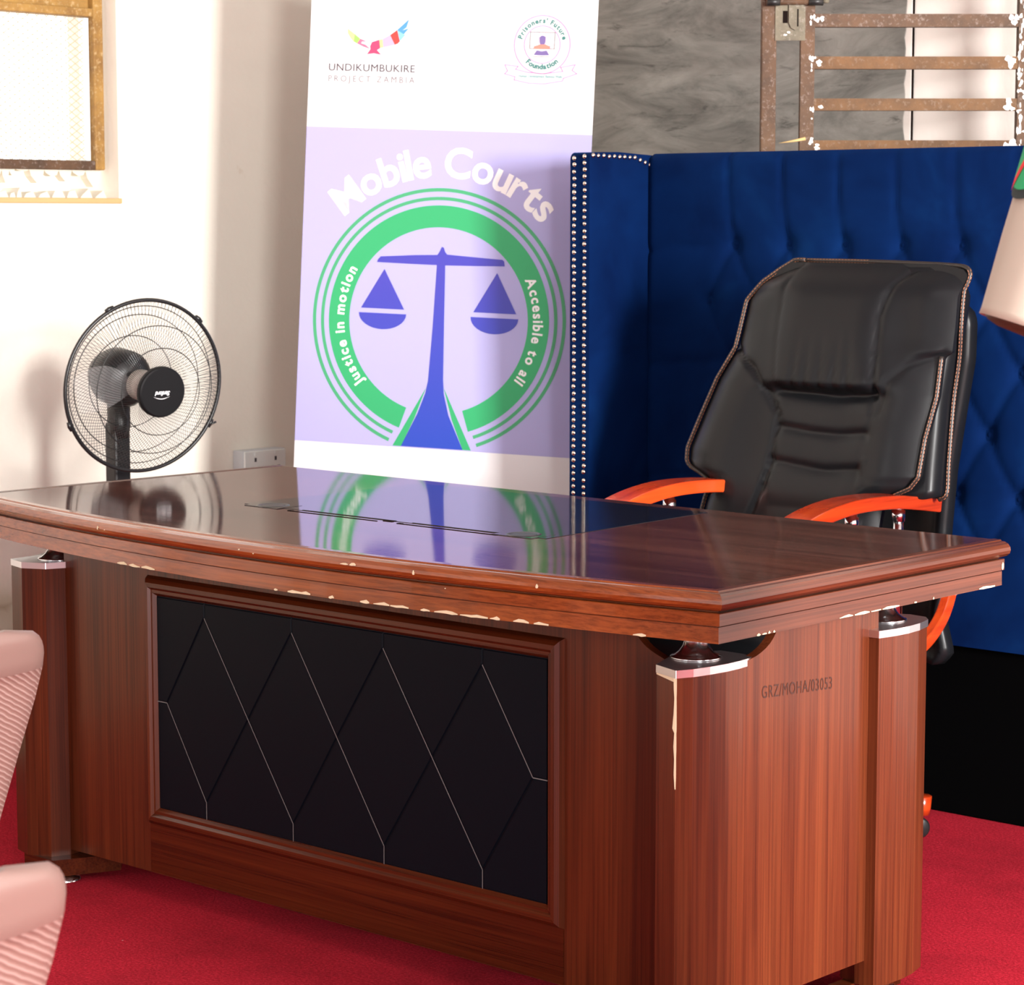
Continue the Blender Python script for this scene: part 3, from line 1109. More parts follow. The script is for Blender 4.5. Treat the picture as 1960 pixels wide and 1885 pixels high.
# centre badge, printed upside down as it hangs
b = MB().lathe([(0.0005, 0.1005), (0.0605, 0.1005), (0.0640, 0.0985), (0.0655, 0.095), (0.0655, 0.084), (0.02, 0.082)], FM, 48, smooth=False)
badge = b.build('centre_badge', plain('badge_black', (0.006, 0.006, 0.007), 0.5, spec=0.2), fan)
vs, fs = text_geo('Sanford', 0.0155, 0.0004, 'CENTER', 0.86, 0.25)
b = MB()
b.add([FM @ Vector((-v[0] + 0.0, -v[1] - 0.001 + 0.004, 0.1011)) for v in vs], fs)
sw = [(-0.026 + 0.046 * i / 10, -0.0105 - 0.0065 * math.sin(PI * i / 10)) for i in range(11)]
vs2 = [FM @ Vector((x, y + 0.0016 * math.sin(PI * i / 10), 0.1011)) for i, (x, y) in enumerate(sw)] + [FM @ Vector((x, y - 0.0002, 0.1011)) for x, y in sw]
b.add(vs2, [(i, i + 1, 12 + i, 11 + i) for i in range(10)])
b.build('badge_lettering', M['logo_white'], badge, fixn=False)
# spinner hub, translucent blades at rest, motor housing, neck, pole, base
b = MB().lathe([(0.0005, 0.052), (0.02, 0.051), (0.034, 0.042), (0.040, 0.02), (0.040, -0.02)], FM, 32)
b.build('blade_hub', plain('hub_grey_plastic', (0.50, 0.46, 0.43), 0.3), fan)
for k in range(3):
    rows = []
    for i in range(11):
        u = i / 10
        r = 0.042 + (0.195 - 0.042) * u
        half = 0.16 + 0.36 * math.sin(PI * min(1, 0.25 + 0.68 * u)) * (1 - 0.35 * u)
        row = []
        for j in range(9):
            s_ = j / 8 * 2 - 1
            a = 2 * PI * k / 3 + 0.9 + half * s_ + 0.25 * u
            row.append(fan_pt(r, a, 0.018 * s_ + 0.006 * (1 - s_ * s_)))
        rows.append(row)
    b = MB().grid(rows)
    bl = b.build('fan_blade', M['blade'], fan, fixn=False)
b = MB().lathe([(0.030, -0.062), (0.062, -0.080), (0.076, -0.10), (0.076, -0.155), (0.060, -0.195), (0.04, -0.215), (0.0005, -0.217)], FM, 36)
b.build('motor_housing', M['black_plastic'], fan)
px_, py_ = pole_xy.x, pole_xy.y
zc = pole_xy.z
b = MB().tube([(px_, py_, zc - 0.04), (px_, py_, zc - 0.13), (px_, py_, zc - 0.16)], [0.030, 0.030, 0.026], 16)
b.build('tilt_neck', M['black_plastic'], fan)
b = MB().box((px_ - 0.028, py_ - 0.026, zc - 0.42), (px_ + 0.016, py_ + 0.026, zc - 0.12))
cb_ = b.build('control_box', M['black_plastic'], fan, bevel=0.006)
side = RV * 0.026
b = MB().tube([Vector((px_, py_, zc - 0.30)) + side - HV * 0.004, Vector((px_, py_, zc - 0.50)) + side - HV * 0.004], 0.0125, 14)
b.build('pole_sleeve', M['pole_silver'], fan)
b = MB().tube([(px_, py_, zc - 0.40), (px_, py_, FZ + 0.03)], 0.013, 16)
b.build('pole', M['pole_silver'], fan)
b = MB().lathe([(0.19, FZ + 0.0005), (0.195, FZ + 0.008), (0.17, FZ + 0.022), (0.06, FZ + 0.034), (0.022, FZ + 0.06)], Matrix.Translation((px_, py_, 0)), 48)
b.build('base', M['black_plastic'], fan)

# ================================================================== ROLL-UP BANNER
BO = Vector((-4.929, 4.563, 0.727))
bex = Vector((0.88857671, 0.457121, -0.03836442))
bey = Vector((0.01811723, 0.04859599, 0.99865419))
ben = bex.cross(bey)
base_v = (FZ + 0.10 - BO.z) / bey.z
bl0 = BO + bex * 0.375 + bey * base_v
banner = thing('rollup_banner', (bl0.x, bl0.y, FZ), 'tall white and lilac roll-up banner with green ring and scales emblem, in the corner', 'banner')
b = MB()
inks = ['b_white', 'b_lilac', 'b_green', 'b_greenl', 'b_blue', 'b_text', 'b_grey', 'b_greyl', 'b_pinkline', 'b_teal', 'b_teall', 'b_crimson', 'b_rose', 'b_red',
        'b_palepink', 'b_yel', 'b_lime', 'b_sky', 'b_cyan', 'b_violet', 'b_salmon']
IK = {k: i for i, k in enumerate(inks)}


def bp(u, v, w=0.0):
    return BO + bex * u + bey * v + ben * w


BU0, BU1, BV1 = -0.022, 0.772, 1.33
rows = []
for i in range(14):
    v = base_v + (BV1 - base_v) * i / 13
    rows.append([bp(BU0 + (BU1 - BU0) * j / 8, v) for j in range(9)])
b.grid(rows, 0, False)
rows = [[p - ben * 0.0006 for p in r] for r in rows]
b.grid(rows, 0, False)


def flat(pts, ink, w):
    b.add([bp(u, v, w) for u, v in pts], [tuple(range(len(pts)))], IK[ink])


def ring(cu, cv, r0, r1, a0, a1, ink, w, n=None):
    n = n or max(8, int(abs(a1 - a0) / 3))
    vs, fs = [], []
    for i in range(n + 1):
        a = math.radians(a0 + (a1 - a0) * i / n)
        vs += [bp(cu + r0 * math.cos(a), cv + r0 * math.sin(a), w), bp(cu + r1 * math.cos(a), cv + r1 * math.sin(a), w)]
    for i in range(n):
        fs.append((2 * i, 2 * i + 1, 2 * i + 3, 2 * i + 2))
    b.add(vs, fs, IK[ink])


def line(pts, wd, ink, w, closed=False):
    n = len(pts)
    for i in range(n if closed else n - 1):
        p, q = Vector(pts[i]), Vector(pts[(i + 1) % n])
        d = (q - p).normalized() * wd / 2
        nn = Vector((-d.y, d.x))
        flat([p - d - nn, q + d - nn, q + d + nn, p - d + nn], ink, w)


def words(s, u, v, width, height, ink, w, off=0.0, spacing=1.0):
    vs, fs = text_geo(s, 1.0, 0.0, 'LEFT', spacing)
    x0, x1 = min(q[0] for q in vs), max(q[0] for q in vs)
    k = width / (x1 - x0)
    capv, _ = text_geo('E', 1.0)
    ch = max(q[1] for q in capv)
    size = height / ch
    vs, fs = text_geo(s, size, off, 'LEFT', spacing)
    x0, x1 = min(q[0] for q in vs), max(q[0] for q in vs)
    k = width / (x1 - x0)
    b.add([bp(u + (q[0] - x0) * k, v + q[1], w) for q in vs], fs, IK[ink])


GW = {}


def glyph(ch, size, off):
    key = (ch, size, off)
    if key not in GW:
        if ch == ' ':
            GW[key] = ([], [], 0, size * 0.26)
        else:
            vs, fs = text_geo(ch, size, off)
            x0, x1 = min(q[0] for q in vs), max(q[0] for q in vs)
            GW[key] = (vs, fs, x0, x1 - x0)
    return GW[key]


def arc_words(s, cu, cv, r, a_start, a_end, size, ink, w, off, inward=False, squeeze=1.0):
    """letters spread from angle a_start to a_end; baseline on radius r"""
    gl = [glyph(c, size, off) for c in s]
    tot = sum(g[3] for g in gl) * squeeze
    sgn = 1 if a_end > a_start else -1
    span = abs(a_end - a_start) * PI / 180 * r
    gap = (span - tot) / max(1, len(s) - 1)
    pos = 0.0
    for g in gl:
        wd = g[3] * squeeze
        a = math.radians(a_start) + sgn * (pos + wd / 2) / r
        if not inward:
            ex_, ey_ = (math.sin(a), -math.cos(a)), (math.cos(a), math.sin(a))
        else:
            ex_, ey_ = (-math.sin(a), math.cos(a)), (-math.cos(a), -math.sin(a))
        ox, oy = cu + r * math.cos(a), cv + r * math.sin(a)
        if g[0]:
            b.add([bp(ox + ((q[0] - g[2]) * squeeze - wd / 2) * ex_[0] + q[1] * ey_[0], oy + ((q[0] - g[2]) * squeeze - wd / 2) * ex_[1] + q[1] * ey_[1], w) for q in g[0]],
                  g[1], IK[ink])
        pos += wd + gap


L1, L2, L3, L4 = 0.0005, 0.0010, 0.0015, 0.0020
flat([(BU0, 0.0215), (BU1, 0.0215), (BU1, 0.874), (BU0, 0.874)], 'b_lilac', L1)
cu, cv = 0.3715, 0.3668
A0, A1 = -69.8, 249.6
ring(cu, cv, 0.3452, 0.3545, A0 + 0.3, A1 - 0.3, 'b_greenl', L2)
ring(cu, cv, 0.3222, 0.3312, A0, A1, 'b_greenl', L2)
ring(cu, cv, 0.250, 0.3085, -71.5, 251.8, 'b_green', L2)
# scales of justice
flat([(0.347, 0.186), (0.318, 0.103), (0.283, 0.0245), (0.259, 0.0245)], 'b_green', L2)
flat([(0.3965, 0.188), (0.480, 0.0245), (0.457, 0.0245), (0.423, 0.103)], 'b_green', L2)
lft = [(0.363, 0.516), (0.3585, 0.35), (0.352, 0.205), (0.346, 0.172), (0.326, 0.115), (0.283, 0.0245)]
rgt = [(0.457, 0.0245), (0.413, 0.115), (0.3975, 0.172), (0.394, 0.21), (0.390, 0.35), (0.386, 0.516)]
b.add([bp(u, v, L3) for u, v in lft] + [bp(u, v, L3) for u, v in rgt[::-1]], [(i, 6 + i, 7 + i, i + 1) for i in range(5)], IK['b_blue'])
flat([(0.194, 0.517), (0.197, 0.525), (0.204, 0.5325), (0.300, 0.540), (0.363, 0.543), (0.363, 0.516), (0.30, 0.516)], 'b_blue', L3)
flat([(0.363, 0.516), (0.363, 0.543), (0.369, 0.552), (0.3745, 0.565), (0.380, 0.563), (0.384, 0.552), (0.390, 0.545), (0.386, 0.516)], 'b_blue', L3)
flat([(0.386, 0.516), (0.390, 0.545), (0.47, 0.541), (0.544, 0.5375), (0.549, 0.533), (0.551, 0.5205), (0.47, 0.518)], 'b_blue', L3)
flat([(0.216, 0.499), (0.154, 0.3925), (0.276, 0.3925)], 'b_blue', L3)
flat([(0.531, 0.502), (0.470, 0.395), (0.589, 0.395)], 'b_blue', L3)
for c0, v0, hw in ((0.2155, 0.380, 0.067), (0.529, 0.382, 0.066)):
    flat([(c0 - hw, v0)] + [(c0 - hw * math.cos(PI * i / 16), v0 - 0.043 * math.sin(PI * i / 16)) for i in range(1, 16)] + [(c0 + hw, v0)], 'b_blue', L3)
arc_words('Mobile Courts', cu, cv, 0.3855, 135.5, 44.5, 0.112, 'b_text', L2, 0.0026)
arc_words('Justice in motion', cu, cv, 0.2655, 221.0, 151.0, 0.0385, 'b_text', L3, 0.0011, squeeze=0.98)
arc_words('Accesible to all', cu, cv, 0.2655, 27.0, -34.0, 0.0385, 'b_text', L3, 0.0011, squeeze=0.95)
# upper logos
flat([(0.0846, 1.1371), (0.0855, 1.125), (0.094, 1.1123), (0.1027, 1.1032), (0.1043, 1.1234)], 'b_yel', L2)
flat([(0.1043, 1.1234), (0.1027, 1.1032), (0.112, 1.0987), (0.1206, 1.1113)], 'b_lime', L2)
flat([(0.1206, 1.1113), (0.112, 1.0987), (0.1236, 1.0989), (0.1259, 1.1036), (0.1392, 1.1039)], 'b_rose', L2)
flat([(0.112, 1.0987), (0.130, 1.0905), (0.1499, 1.0845), (0.1363, 1.0955), (0.1236, 1.0989)], 'b_rose', L2)
flat([(0.1541, 1.1026), (0.1496, 1.0917), (0.1508, 1.0839), (0.1691, 1.0819), (0.1779, 1.0876), (0.1745, 1.1093)], 'b_crimson', L2)
flat([(0.1508, 1.0839), (0.1414, 1.0705), (0.1604, 1.0732), (0.1812, 1.0698), (0.1691, 1.0819)], 'b_crimson', L2)
flat([(0.1745, 1.1093), (0.1779, 1.0876), (0.1861, 1.0893), (0.1835, 1.111)], 'b_yel', L2)
flat([(0.1835, 1.111), (0.1861, 1.0893), (0.2187, 1.097), (0.2045, 1.1223)], 'b_palepink', L2)
flat([(0.2045, 1.1223), (0.2187, 1.097), (0.2270, 1.1005), (0.2323, 1.1065), (0.2236, 1.1358)], 'b_red', L2)
flat([(0.2236, 1.1358), (0.2323, 1.1065), (0.2472, 1.1239), (0.243, 1.1253)], 'b_cyan', L2)
flat([(0.2236, 1.1358), (0.243, 1.1253), (0.2562, 1.1411), (0.2384, 1.1353)], 'b_sky', L3)
flat([(0.2236, 1.1358), (0.2384, 1.1353), (0.2496, 1.1433), (0.256, 1.1651)], 'b_sky', L3)
words('UNDIKUMBUKIRE', 0.0350, 1.0250, 0.2425, 0.0188, 'b_grey', L2, 0.0, 1.05)
words('PROJECT ZAMBIA', 0.0352, 0.9963, 0.2422, 0.0160, 'b_greyl', L2, -0.0002, 1.5)
lc, lv = 0.6255, 1.1057
ring(lc, lv, 0.0745, 0.0770, 0, 360, 'b_pinkline', L2)
ring(lc, lv, 0.0475, 0.0498, 0, 360, 'b_pinkline', L2)
line([(0.5926, 1.138), (0.6593, 1.1376), (0.6585, 1.0949), (0.5918, 1.0949)], 0.0016, 'b_greyl', L2, True)
for u in (0.604, 0.616, 0.634, 0.647):
    line([(u, 1.138), (u, 1.0949)], 0.0009, 'b_pinkline', L2)
flat([(0.6257, 1.129), (0.6225, 1.1285), (0.618, 1.1246), (0.6185, 1.1135), (0.621, 1.104), (0.6312, 1.104), (0.6337, 1.1138), (0.6339, 1.125), (0.630, 1.1283)], 'b_violet', L3)
flat([(0.6203, 1.1059), (0.6046, 1.1008), (0.6027, 1.0945), (0.6469, 1.0947), (0.6466, 1.1016), (0.6341, 1.1062)], 'b_salmon', L4)
flat([(0.6116, 1.0905), (0.6040, 1.0785), (0.6255, 1.0775), (0.6252, 1.0880)], 'b_violet', L3)
flat([(0.6252, 1.0880), (0.6255, 1.0775), (0.6460, 1.0785), (0.6385, 1.0904)], 'b_violet', L3)
line([(0.6016, 1.0742), (0.6235, 1.0745), (0.6255, 1.0733), (0.6275, 1.0745), (0.6479, 1.0746)], 0.0012, 'b_greyl', L3)
arc_words("Prisoners' Future", lc, lv, 0.0565, 167, 13, 0.0180, 'b_teal', L3, 0.0006)
arc_words('Foundation', lc, lv, 0.0640, 228, 316, 0.0190, 'b_teal', L3, 0.0007, inward=True)
line([(0.5261, 1.051), (0.5628, 1.0477), (0.5559, 1.0398), (0.5912, 1.0323), (0.6349, 1.0298), (0.6845, 1.0372), (0.6789, 1.0475), (0.7175, 1.0553), (0.7096, 1.0406), (0.723, 1.0319),
      (0.6875, 1.0193), (0.685, 1.0123), (0.6362, 1.0034), (0.5925, 1.0045), (0.5535, 1.0119), (0.5553, 1.0203), (0.5265, 1.0273), (0.5342, 1.0352)], 0.0023, 'b_pinkline', L2, True)
words('Human Development Beyond Walls', 0.5650, 1.0195, 0.119, 0.0072, 'b_teall', L3, 0.0002)
b.build('printed_sheet', [M[k] for k in inks], banner, fixn=False)
b = MB()
b.tube([bp(BU0 - 0.004, BV1, -0.002), bp(BU1 + 0.004, BV1, -0.002)], 0.011, 12)
b.build('top_rail', M['pole_silver'], banner)
b = MB().tube([bp(0.375, BV1 - 0.01, -0.02), bp(0.375, base_v, -0.03)], 0.008, 10)
b.build('support_pole', M['pole_silver'], banner)
Mb = Matrix((Vector((bex.x, bex.y, 0)).normalized(), Vector((ben.x, ben.y, 0)).normalized(), Vector((0, 0, 1)))).transposed().to_4x4()
Mb.translation = Vector((bl0.x, bl0.y, 0))
b = MB().box((-0.41, -0.055, FZ + 0.014), (0.41, 0.05, FZ + 0.102), mat=Mb)
b.build('cassette_base', M['pole_silver'], banner, bevel=0.012)
for s_ in (-1, 1):
    b = MB().box((0.27 * s_ - 0.02, -0.15, FZ + 0.0005), (0.27 * s_ + 0.02, 0.15, FZ + 0.014), mat=Mb)
    b.build('foot', M['pole_silver'], banner, bevel=0.003)

# ================================================================== TALL TUFTED HEADBOARD
HX0, HX1 = -4.070, -2.02        # outer faces of the wings
HYF, HYB, HZT = 4.690, 4.955, 1.517
WT = 0.064
hb = thing('tufted_headboard', (-3.05, 4.95, FZ), 'tall navy velvet button-tufted wingback headboard behind the black chair', 'headboard')
btn_rows = [(1.290, 0.0), (1.145, 0.5), (1.000, 0.0), (0.855, 0.5), (0.710, 0.0), (0.565, 0.5)]
PX = 0.164
BX0 = -3.733
nb = 10


def btn_list():
    L = []
    for z, o in btn_rows:
        for k in range(-1, nb):
            x = BX0 + (k + o) * PX
            if HX0 + WT + 0.12 < x < HX1 - WT - 0.12:
                L.append((x, z))
    return L


BT = btn_list()


def seg_d(p, a, c):
    ax, ay = a
    bx_, by_ = c
    dx, dy = bx_ - ax, by_ - ay
    t_ = ((p[0] - ax) * dx + (p[1] - ay) * dy) / (dx * dx + dy * dy)
    t_ = max(0, min(1, t_))
    return math.hypot(p[0] - ax - dx * t_, p[1] - ay - dy * t_)


pleats = []
for (x, z) in BT:
    for (x2, z2) in BT:
        if z2 < z - 0.1 and z2 > z - 0.2 and abs(abs(x2 - x) - PX / 2) < 0.02:
            pleats.append(((x, z), (x2, z2)))
    if abs(z - 1.290) < 0.01:
        pleats.append(((x, z), (x - 0.012, z + 0.10)))
        pleats.append(((x - 0.012, z + 0.10), (x - 0.016, HZT)))
for z, o in btn_rows:
    xs = [q[0] for q in BT if abs(q[1] - z) < 0.01]
    if o == 0.0:
        pleats.append(((min(xs), z), (HX0 + WT, z - 0.02)))
        pleats.append(((max(xs), z), (HX1 - WT, z - 0.02)))
bx_l, bx_r = HX0 + WT - 0.002, HX1 - WT + 0.002
zb_, zt_ = 0.355, HZT
NXg, NZg = 186, 108
rows = []
for j in range(NZg + 1):
    z = zb_ + (zt_ - zb_) * j / NZg
    row = []
    for i in range(NXg + 1):
        x = bx_l + (bx_r - bx_l) * i / NXg
        d = 0.022
        for (q, r_) in BT:
            dx, dz = x - q, z - r_
            if abs(dx) < 0.09 and abs(dz) < 0.09:
                d -= 0.030 * math.exp(-math.sqrt(dx * dx + dz * dz) / 0.020)
        m = 9
        for a, c in pleats:
            if min(a[0], c[0]) - 0.05 < x < max(a[0], c[0]) + 0.05 and min(a[1], c[1]) - 0.05 < z < max(a[1], c[1]) + 0.05:
                m = min(m, seg_d((x, z), a, c))
        if m < 0.05:
            d -= 0.0075 * math.exp(-m / 0.007)
        e = min(1.0, (zt_ - z) / 0.030)
        d -= 0.020 * (1 - math.sqrt(max(0, 1 - (1 - e) ** 2)))
        ee = min(1.0, min(x - bx_l, bx_r - x) / 0.02)
        d -= 0.012 * (1 - ee) ** 2
        row.append((x, HYB - 0.018 - d, z))
    rows.append(row)
b = MB().grid(rows, 0, True)
b.box((bx_l, HYB - 0.02, zb_), (bx_r, HYB + 0.075, zt_ - 0.004))
b.build('tufted_back', M['velvet'], hb, fixn=False)
btn_src = None
for (x, z) in BT:
    if z < 0.6 or x > -2.2:
        continue
    if btn_src is None:
        bb = MB().lathe([(0.009, 0.0), (0.0085, 0.003), (0.006, 0.0052), (0.0005, 0.006)], Matrix.Rotation(PI / 2, 4, 'X'), 14)
        btn_src = bb.build('tuft_button', M['velvet'], None, origin=(0, 0, 0), zf=0)
        o = btn_src
    else:
        o = btn_src.copy()
        COL.objects.link(o)
    o.parent = hb
    o.location = Vector((x, HYB - 0.0155, z + ZF)) - hb.location
b = MB().box((bx_l, HYB - 0.018, FZ + 0.0005), (bx_r, HYB + 0.07, zb_ - 0.001))
b.build('lower_lining', M['black_cloth'], hb, bevel=0.004)


def wing(x0, x1):
    prof = []
    r = 0.018
    # outline in (y,z): rounded upper front corner
    pts = [(HYB + 0.075, zb_), (HYF + 0.0, zb_), (HYF, HZT - r)] + [(HYF + r - r * math.cos(a), HZT - r + r * math.sin(a)) for a in [PI / 2 * i / 6 for i in range(1, 6)]] + [(HYF + r, HZT + 0.0), (4.80, HZT + 0.002), (HYB - 0.02, HZT - 0.004), (HYB + 0.075, HZT - 0.006)]
    w = MB()
    panel_yz(pts, x0, x1, w)
    o = w.build('wing', M['velvet'], hb, bevel=0.007)
    lw = MB().box((x0 + 0.002, HYF + 0.003, FZ + 0.0005), (x1 - 0.002, HYB + 0.07, zb_ - 0.0005))
    lw.build('wing_lining', M['black_cloth'], hb)
    return o


wing(HX0, HX0 + WT)
wing(HX1 - WT, HX1)
nail_src = None
nails = []
zz = 1.503
while zz > 0.70:
    nails.append((HX0 + 0.0145, HYF, zz, 0))
    nails.append((HX0 + 0.0485, HYF, zz + 0.004, 0))
    zz -= 0.01685
for i in range(12):
    u = i / 11
    nails.append((HX0 + WT, HYF + 0.012 + 0.225 * u, 1.508 - 0.003 * u - 0.016 * max(0, u - 0.72) / 0.28, 1))
rn = random.Random(4)
for x, y, z, kx in nails:
    if nail_src is None:
        bb = MB().lathe([(0.0062, 0.0), (0.0058, 0.0022), (0.0042, 0.0042), (0.002, 0.0052), (0.0003, 0.0055)], Matrix.Identity(4), 12)
        nail_src = bb.build('nailhead', M['nail'], None, origin=(0, 0, 0), zf=0)
        o = nail_src
    else:
        o = nail_src.copy()
        COL.objects.link(o)
    o.parent = hb
    o.location = Vector((x + rn.uniform(-0.0008, 0.0008), y, z + ZF + rn.uniform(-0.001, 0.001))) - hb.location
    s_ = rn.uniform(0.93, 1.08)
    o.scale = (s_, s_, s_)
    if kx:
        o.rotation_euler = (0, PI / 2, 0)
    else:
        o.rotation_euler = (PI / 2, 0, 0)
b = MB()
while zz > 0.37:
    for xo in (0.0145, 0.0485):
        b.lathe([(0.0062, 0.0), (0.0058, 0.0022), (0.0042, 0.0042), (0.002, 0.0052), (0.0003, 0.0055)], Matrix.Translation((HX0 + xo, HYF, zz)) @ Matrix.Rotation(PI / 2, 4, 'X'), 8)
    zz -= 0.01685
for xo in (0.0145, 0.0485):
    z2 = 1.503
    while z2 > 0.37:
        b.lathe([(0.0062, 0.0), (0.0058, 0.0022), (0.0042, 0.0042), (0.002, 0.0052), (0.0003, 0.0055)], Matrix.Translation((HX1 - xo, HYF, z2)) @ Matrix.Rotation(PI / 2, 4, 'X'), 8)
        z2 -= 0.01685
o = b.build('lower_nailheads', M['nail'], hb)
o['kind'] = 'stuff'

# ================================================================== RUSTY GATE
GH = HV * 6.25
gm = Matrix((RV, HV, Vector((0, 0, 1)))).transposed().to_4x4()
gm.translation = GH


def gx(px):
    return (px - 980) / 4700 * 6.25


gate = thing('barred_gate', tuple((GH + RV * 1.28))[:2] + (FZ,), 'rusty brown steel bar gate with bolt standing before the blackboard', 'gate')


def gbox(x0, x1, z0, z1, d=0.032, y=0.0):
    w = MB()
    w.box((x0, y - d / 2, z0), (x1, y + d / 2, z1), mat=gm)
    return w


def splash(w, x, z, n, sx, sz, seed, y=-0.0165):
    r = random.Random(seed)
    for _ in range(n):
        cx, cz = x + r.uniform(-sx, sx) * 0.6, z + r.uniform(-sz, sz) * 0.6
        rx, rz = r.uniform(0.25, 0.55) * sx, r.uniform(0.25, 0.55) * sz
        k = 11
        pts = [(cx + rx * math.cos(2 * PI * i / k) * r.uniform(0.6, 1.25), cz + rz * math.sin(2 * PI * i / k) * r.uniform(0.6, 1.25)) for i in range(k)]
        vs = [gm @ Vector((p_[0], y - 0.001, p_[1])) for p_ in pts] + [gm @ Vector((p_[0], y + 0.002, p_[1])) for p_ in pts]
        w.add(vs, [tuple(range(k))] + [(i, (i + 1) % k, (i + 1) % k + k, i + k) for i in range(k)], 1)


GZ1 = 2.25
g_l0, g_l1, g_m0, g_m1, g_r0, g_r1 = gx(1450), gx(1478), gx(1524), gx(1550), gx(1934), gx(1956)
w = gbox(g_l0, g_l1, FZ + 0.02, GZ1)
w.build('stile', M['rust'], gate, bevel=0.003)
w = gbox(g_m0, g_m1, FZ + 0.02, GZ1)
for z, n, sx, sz, sd in ((1.845, 3, 0.008, 0.018, 1), (1.745, 5, 0.012, 0.014, 2), (1.728, 3, 0.006, 0.016, 7), (1.625, 2, 0.007, 0.014, 3), (1.548, 3, 0.010, 0.015, 4), (1.60, 1, 0.005, 0.006, 5)):
    splash(w, g_m1 - 0.006, z, n, sx, sz, sd)
w.build('stile', [M['rust'], M['paint_splash']], gate, bevel=0.0)
w = gbox(g_r0, g_r1, FZ + 0.02, GZ1)
for i in range(30):
    splash(w, g_r0 + 0.008 + 0.004 * math.sin(i * 2.1), 1.50 + 0.0155 * i + 0.006 * math.sin(i * 5.3), 1 + (i * 7) % 3, 0.004 + 0.003 * ((i * 5) % 3), 0.008 + 0.005 * ((i * 3) % 4), 100 + i)
w.build('stile', [M['rust'], M['paint_splash']], gate)
zbar = [(1.828, 1.861, 'rust'), (1.724, 1.756, 'rust_orange'), (1.621, 1.652, 'rust_orange'), (1.517, 1.548, 'rust_orange')]
k = 1
while True:
    z = 1.517 - 0.1035 * k
    if z < 0.05:
        break
    zbar.append((z, z + 0.031, 'rust'))
    k += 1
zbar.append((1.932, 1.964, 'rust'))
zbar.append((2.036, 2.068, 'rust'))
zbar.append((2.14, 2.172, 'rust'))
for i, (z0_, z1_, mk) in enumerate(zbar):
    w = gbox(g_m1, g_r0, z0_ + 0.001, z1_, 0.028)
    if i < 4:
        splash(w, g_r0 - 0.016, (z0_ + z1_) / 2, 5, 0.020, 0.017, 40 + i, -0.0145)
        splash(w, g_m1 + 0.010, (z0_ + z1_) / 2, 3 if i != 2 else 1, 0.013, 0.014, 60 + i, -0.0145)
    w.build('bar', [M[mk], M['paint_splash']], gate)
# lock plate with slot, hasp and sliding bolt
zl0, zl1 = 1.795, 1.915
w = MB().box((g_l1 - 0.004, -0.019, zl0), (g_m0 + 0.01, -0.013, zl1), mat=gm)
splash(w, g_l1 + 0.026, 1.812, 2, 0.010, 0.008, 91, -0.019)
lp = w.build('lock_plate', [M['steel_dull'], M['paint_splash']], gate)
w = MB()
pts = [(gx(1500), 1.895), (gx(1500), 1.838), (gx(1504), 1.826), (gx(1512), 1.820), (gx(1520), 1.823), (gx(1528), 1.835), (gx(1528), 1.895)]
w.prism(pts, 0.020, 0.025, mat=gm @ Matrix(((1, 0, 0, 0), (0, 0, -1, 0), (0, 1, 0, 0), (0, 0, 0, 1))))
hs = w.build('hasp', M['steel_dull'], lp)
w = MB().box((gx(1515.5), -0.0258, 1.829), (gx(1518), -0.0248, 1.872), mat=gm)
w.build('hasp_slot', M['dark_gap'], hs)
w = MB().box((gx(1489), -0.0196, 1.838), (gx(1498), -0.0188, 1.868), mat=gm)
w.build('keyhole', M['dark_gap'], lp)
w = MB()
w.tube([gm @ Vector((gx(1457), -0.033, 1.889)), gm @ Vector((gx(1536), -0.033, 1.890))], 0.008, 12)
bo = w.build('bolt_bar', M['rust'], lp)
w = MB()
w.tube([gm @ Vector((gx(1458), -0.034, 1.8885)), gm @ Vector((gx(1482), -0.034, 1.889))], 0.0098, 12)
w.build('bolt_sleeve', M['wire_black'], bo)
w = MB()
w.tube([gm @ Vector((gx(1536), -0.034, 1.8895)), gm @ Vector((gx(1563), -0.034, 1.8895))], 0.0098, 12)
w.build('bolt_sleeve', M['wire_black'], bo)
w = MB()
w.tube([gm @ Vector((gx(1563), -0.034, 1.8905)), gm @ Vector((gx(1573), -0.034, 1.891))], 0.0055, 10)
w.build('bolt_tip', M['steel_dull'], bo)
# splinter wedged between gate stile and frame
w = MB().tube([gm @ Vector((gx(1534), -0.022, 1.552)), gm @ Vector((gx(1512), -0.024, 1.546)), gm @ Vector((gx(1484), -0.026, 1.5405))], [0.0045, 0.0032, 0.0004], 8)
o = w.build('wood_splinter', M['splinter'], None, origin=gm @ Vector((gx(1510), -0.024, 1.546)))
tag(o, 'small pale pointed wood splinter stuck to the rusty gate just above the blue headboard', 'splinter')

# ================================================================== EXECUTIVE CHAIR
CXC = -3.23
chair = thing('executive_chair', (CXC, 4.42, FZ), 'black leather high-back office chair with red wooden arms behind the desk', 'chair')


def byz(z, d=0.0):
    """world y of the backrest's reference plane at height z, moved forward (towards -y) by d"""
    return 4.55 + (z - 0.70) * 0.2 - d


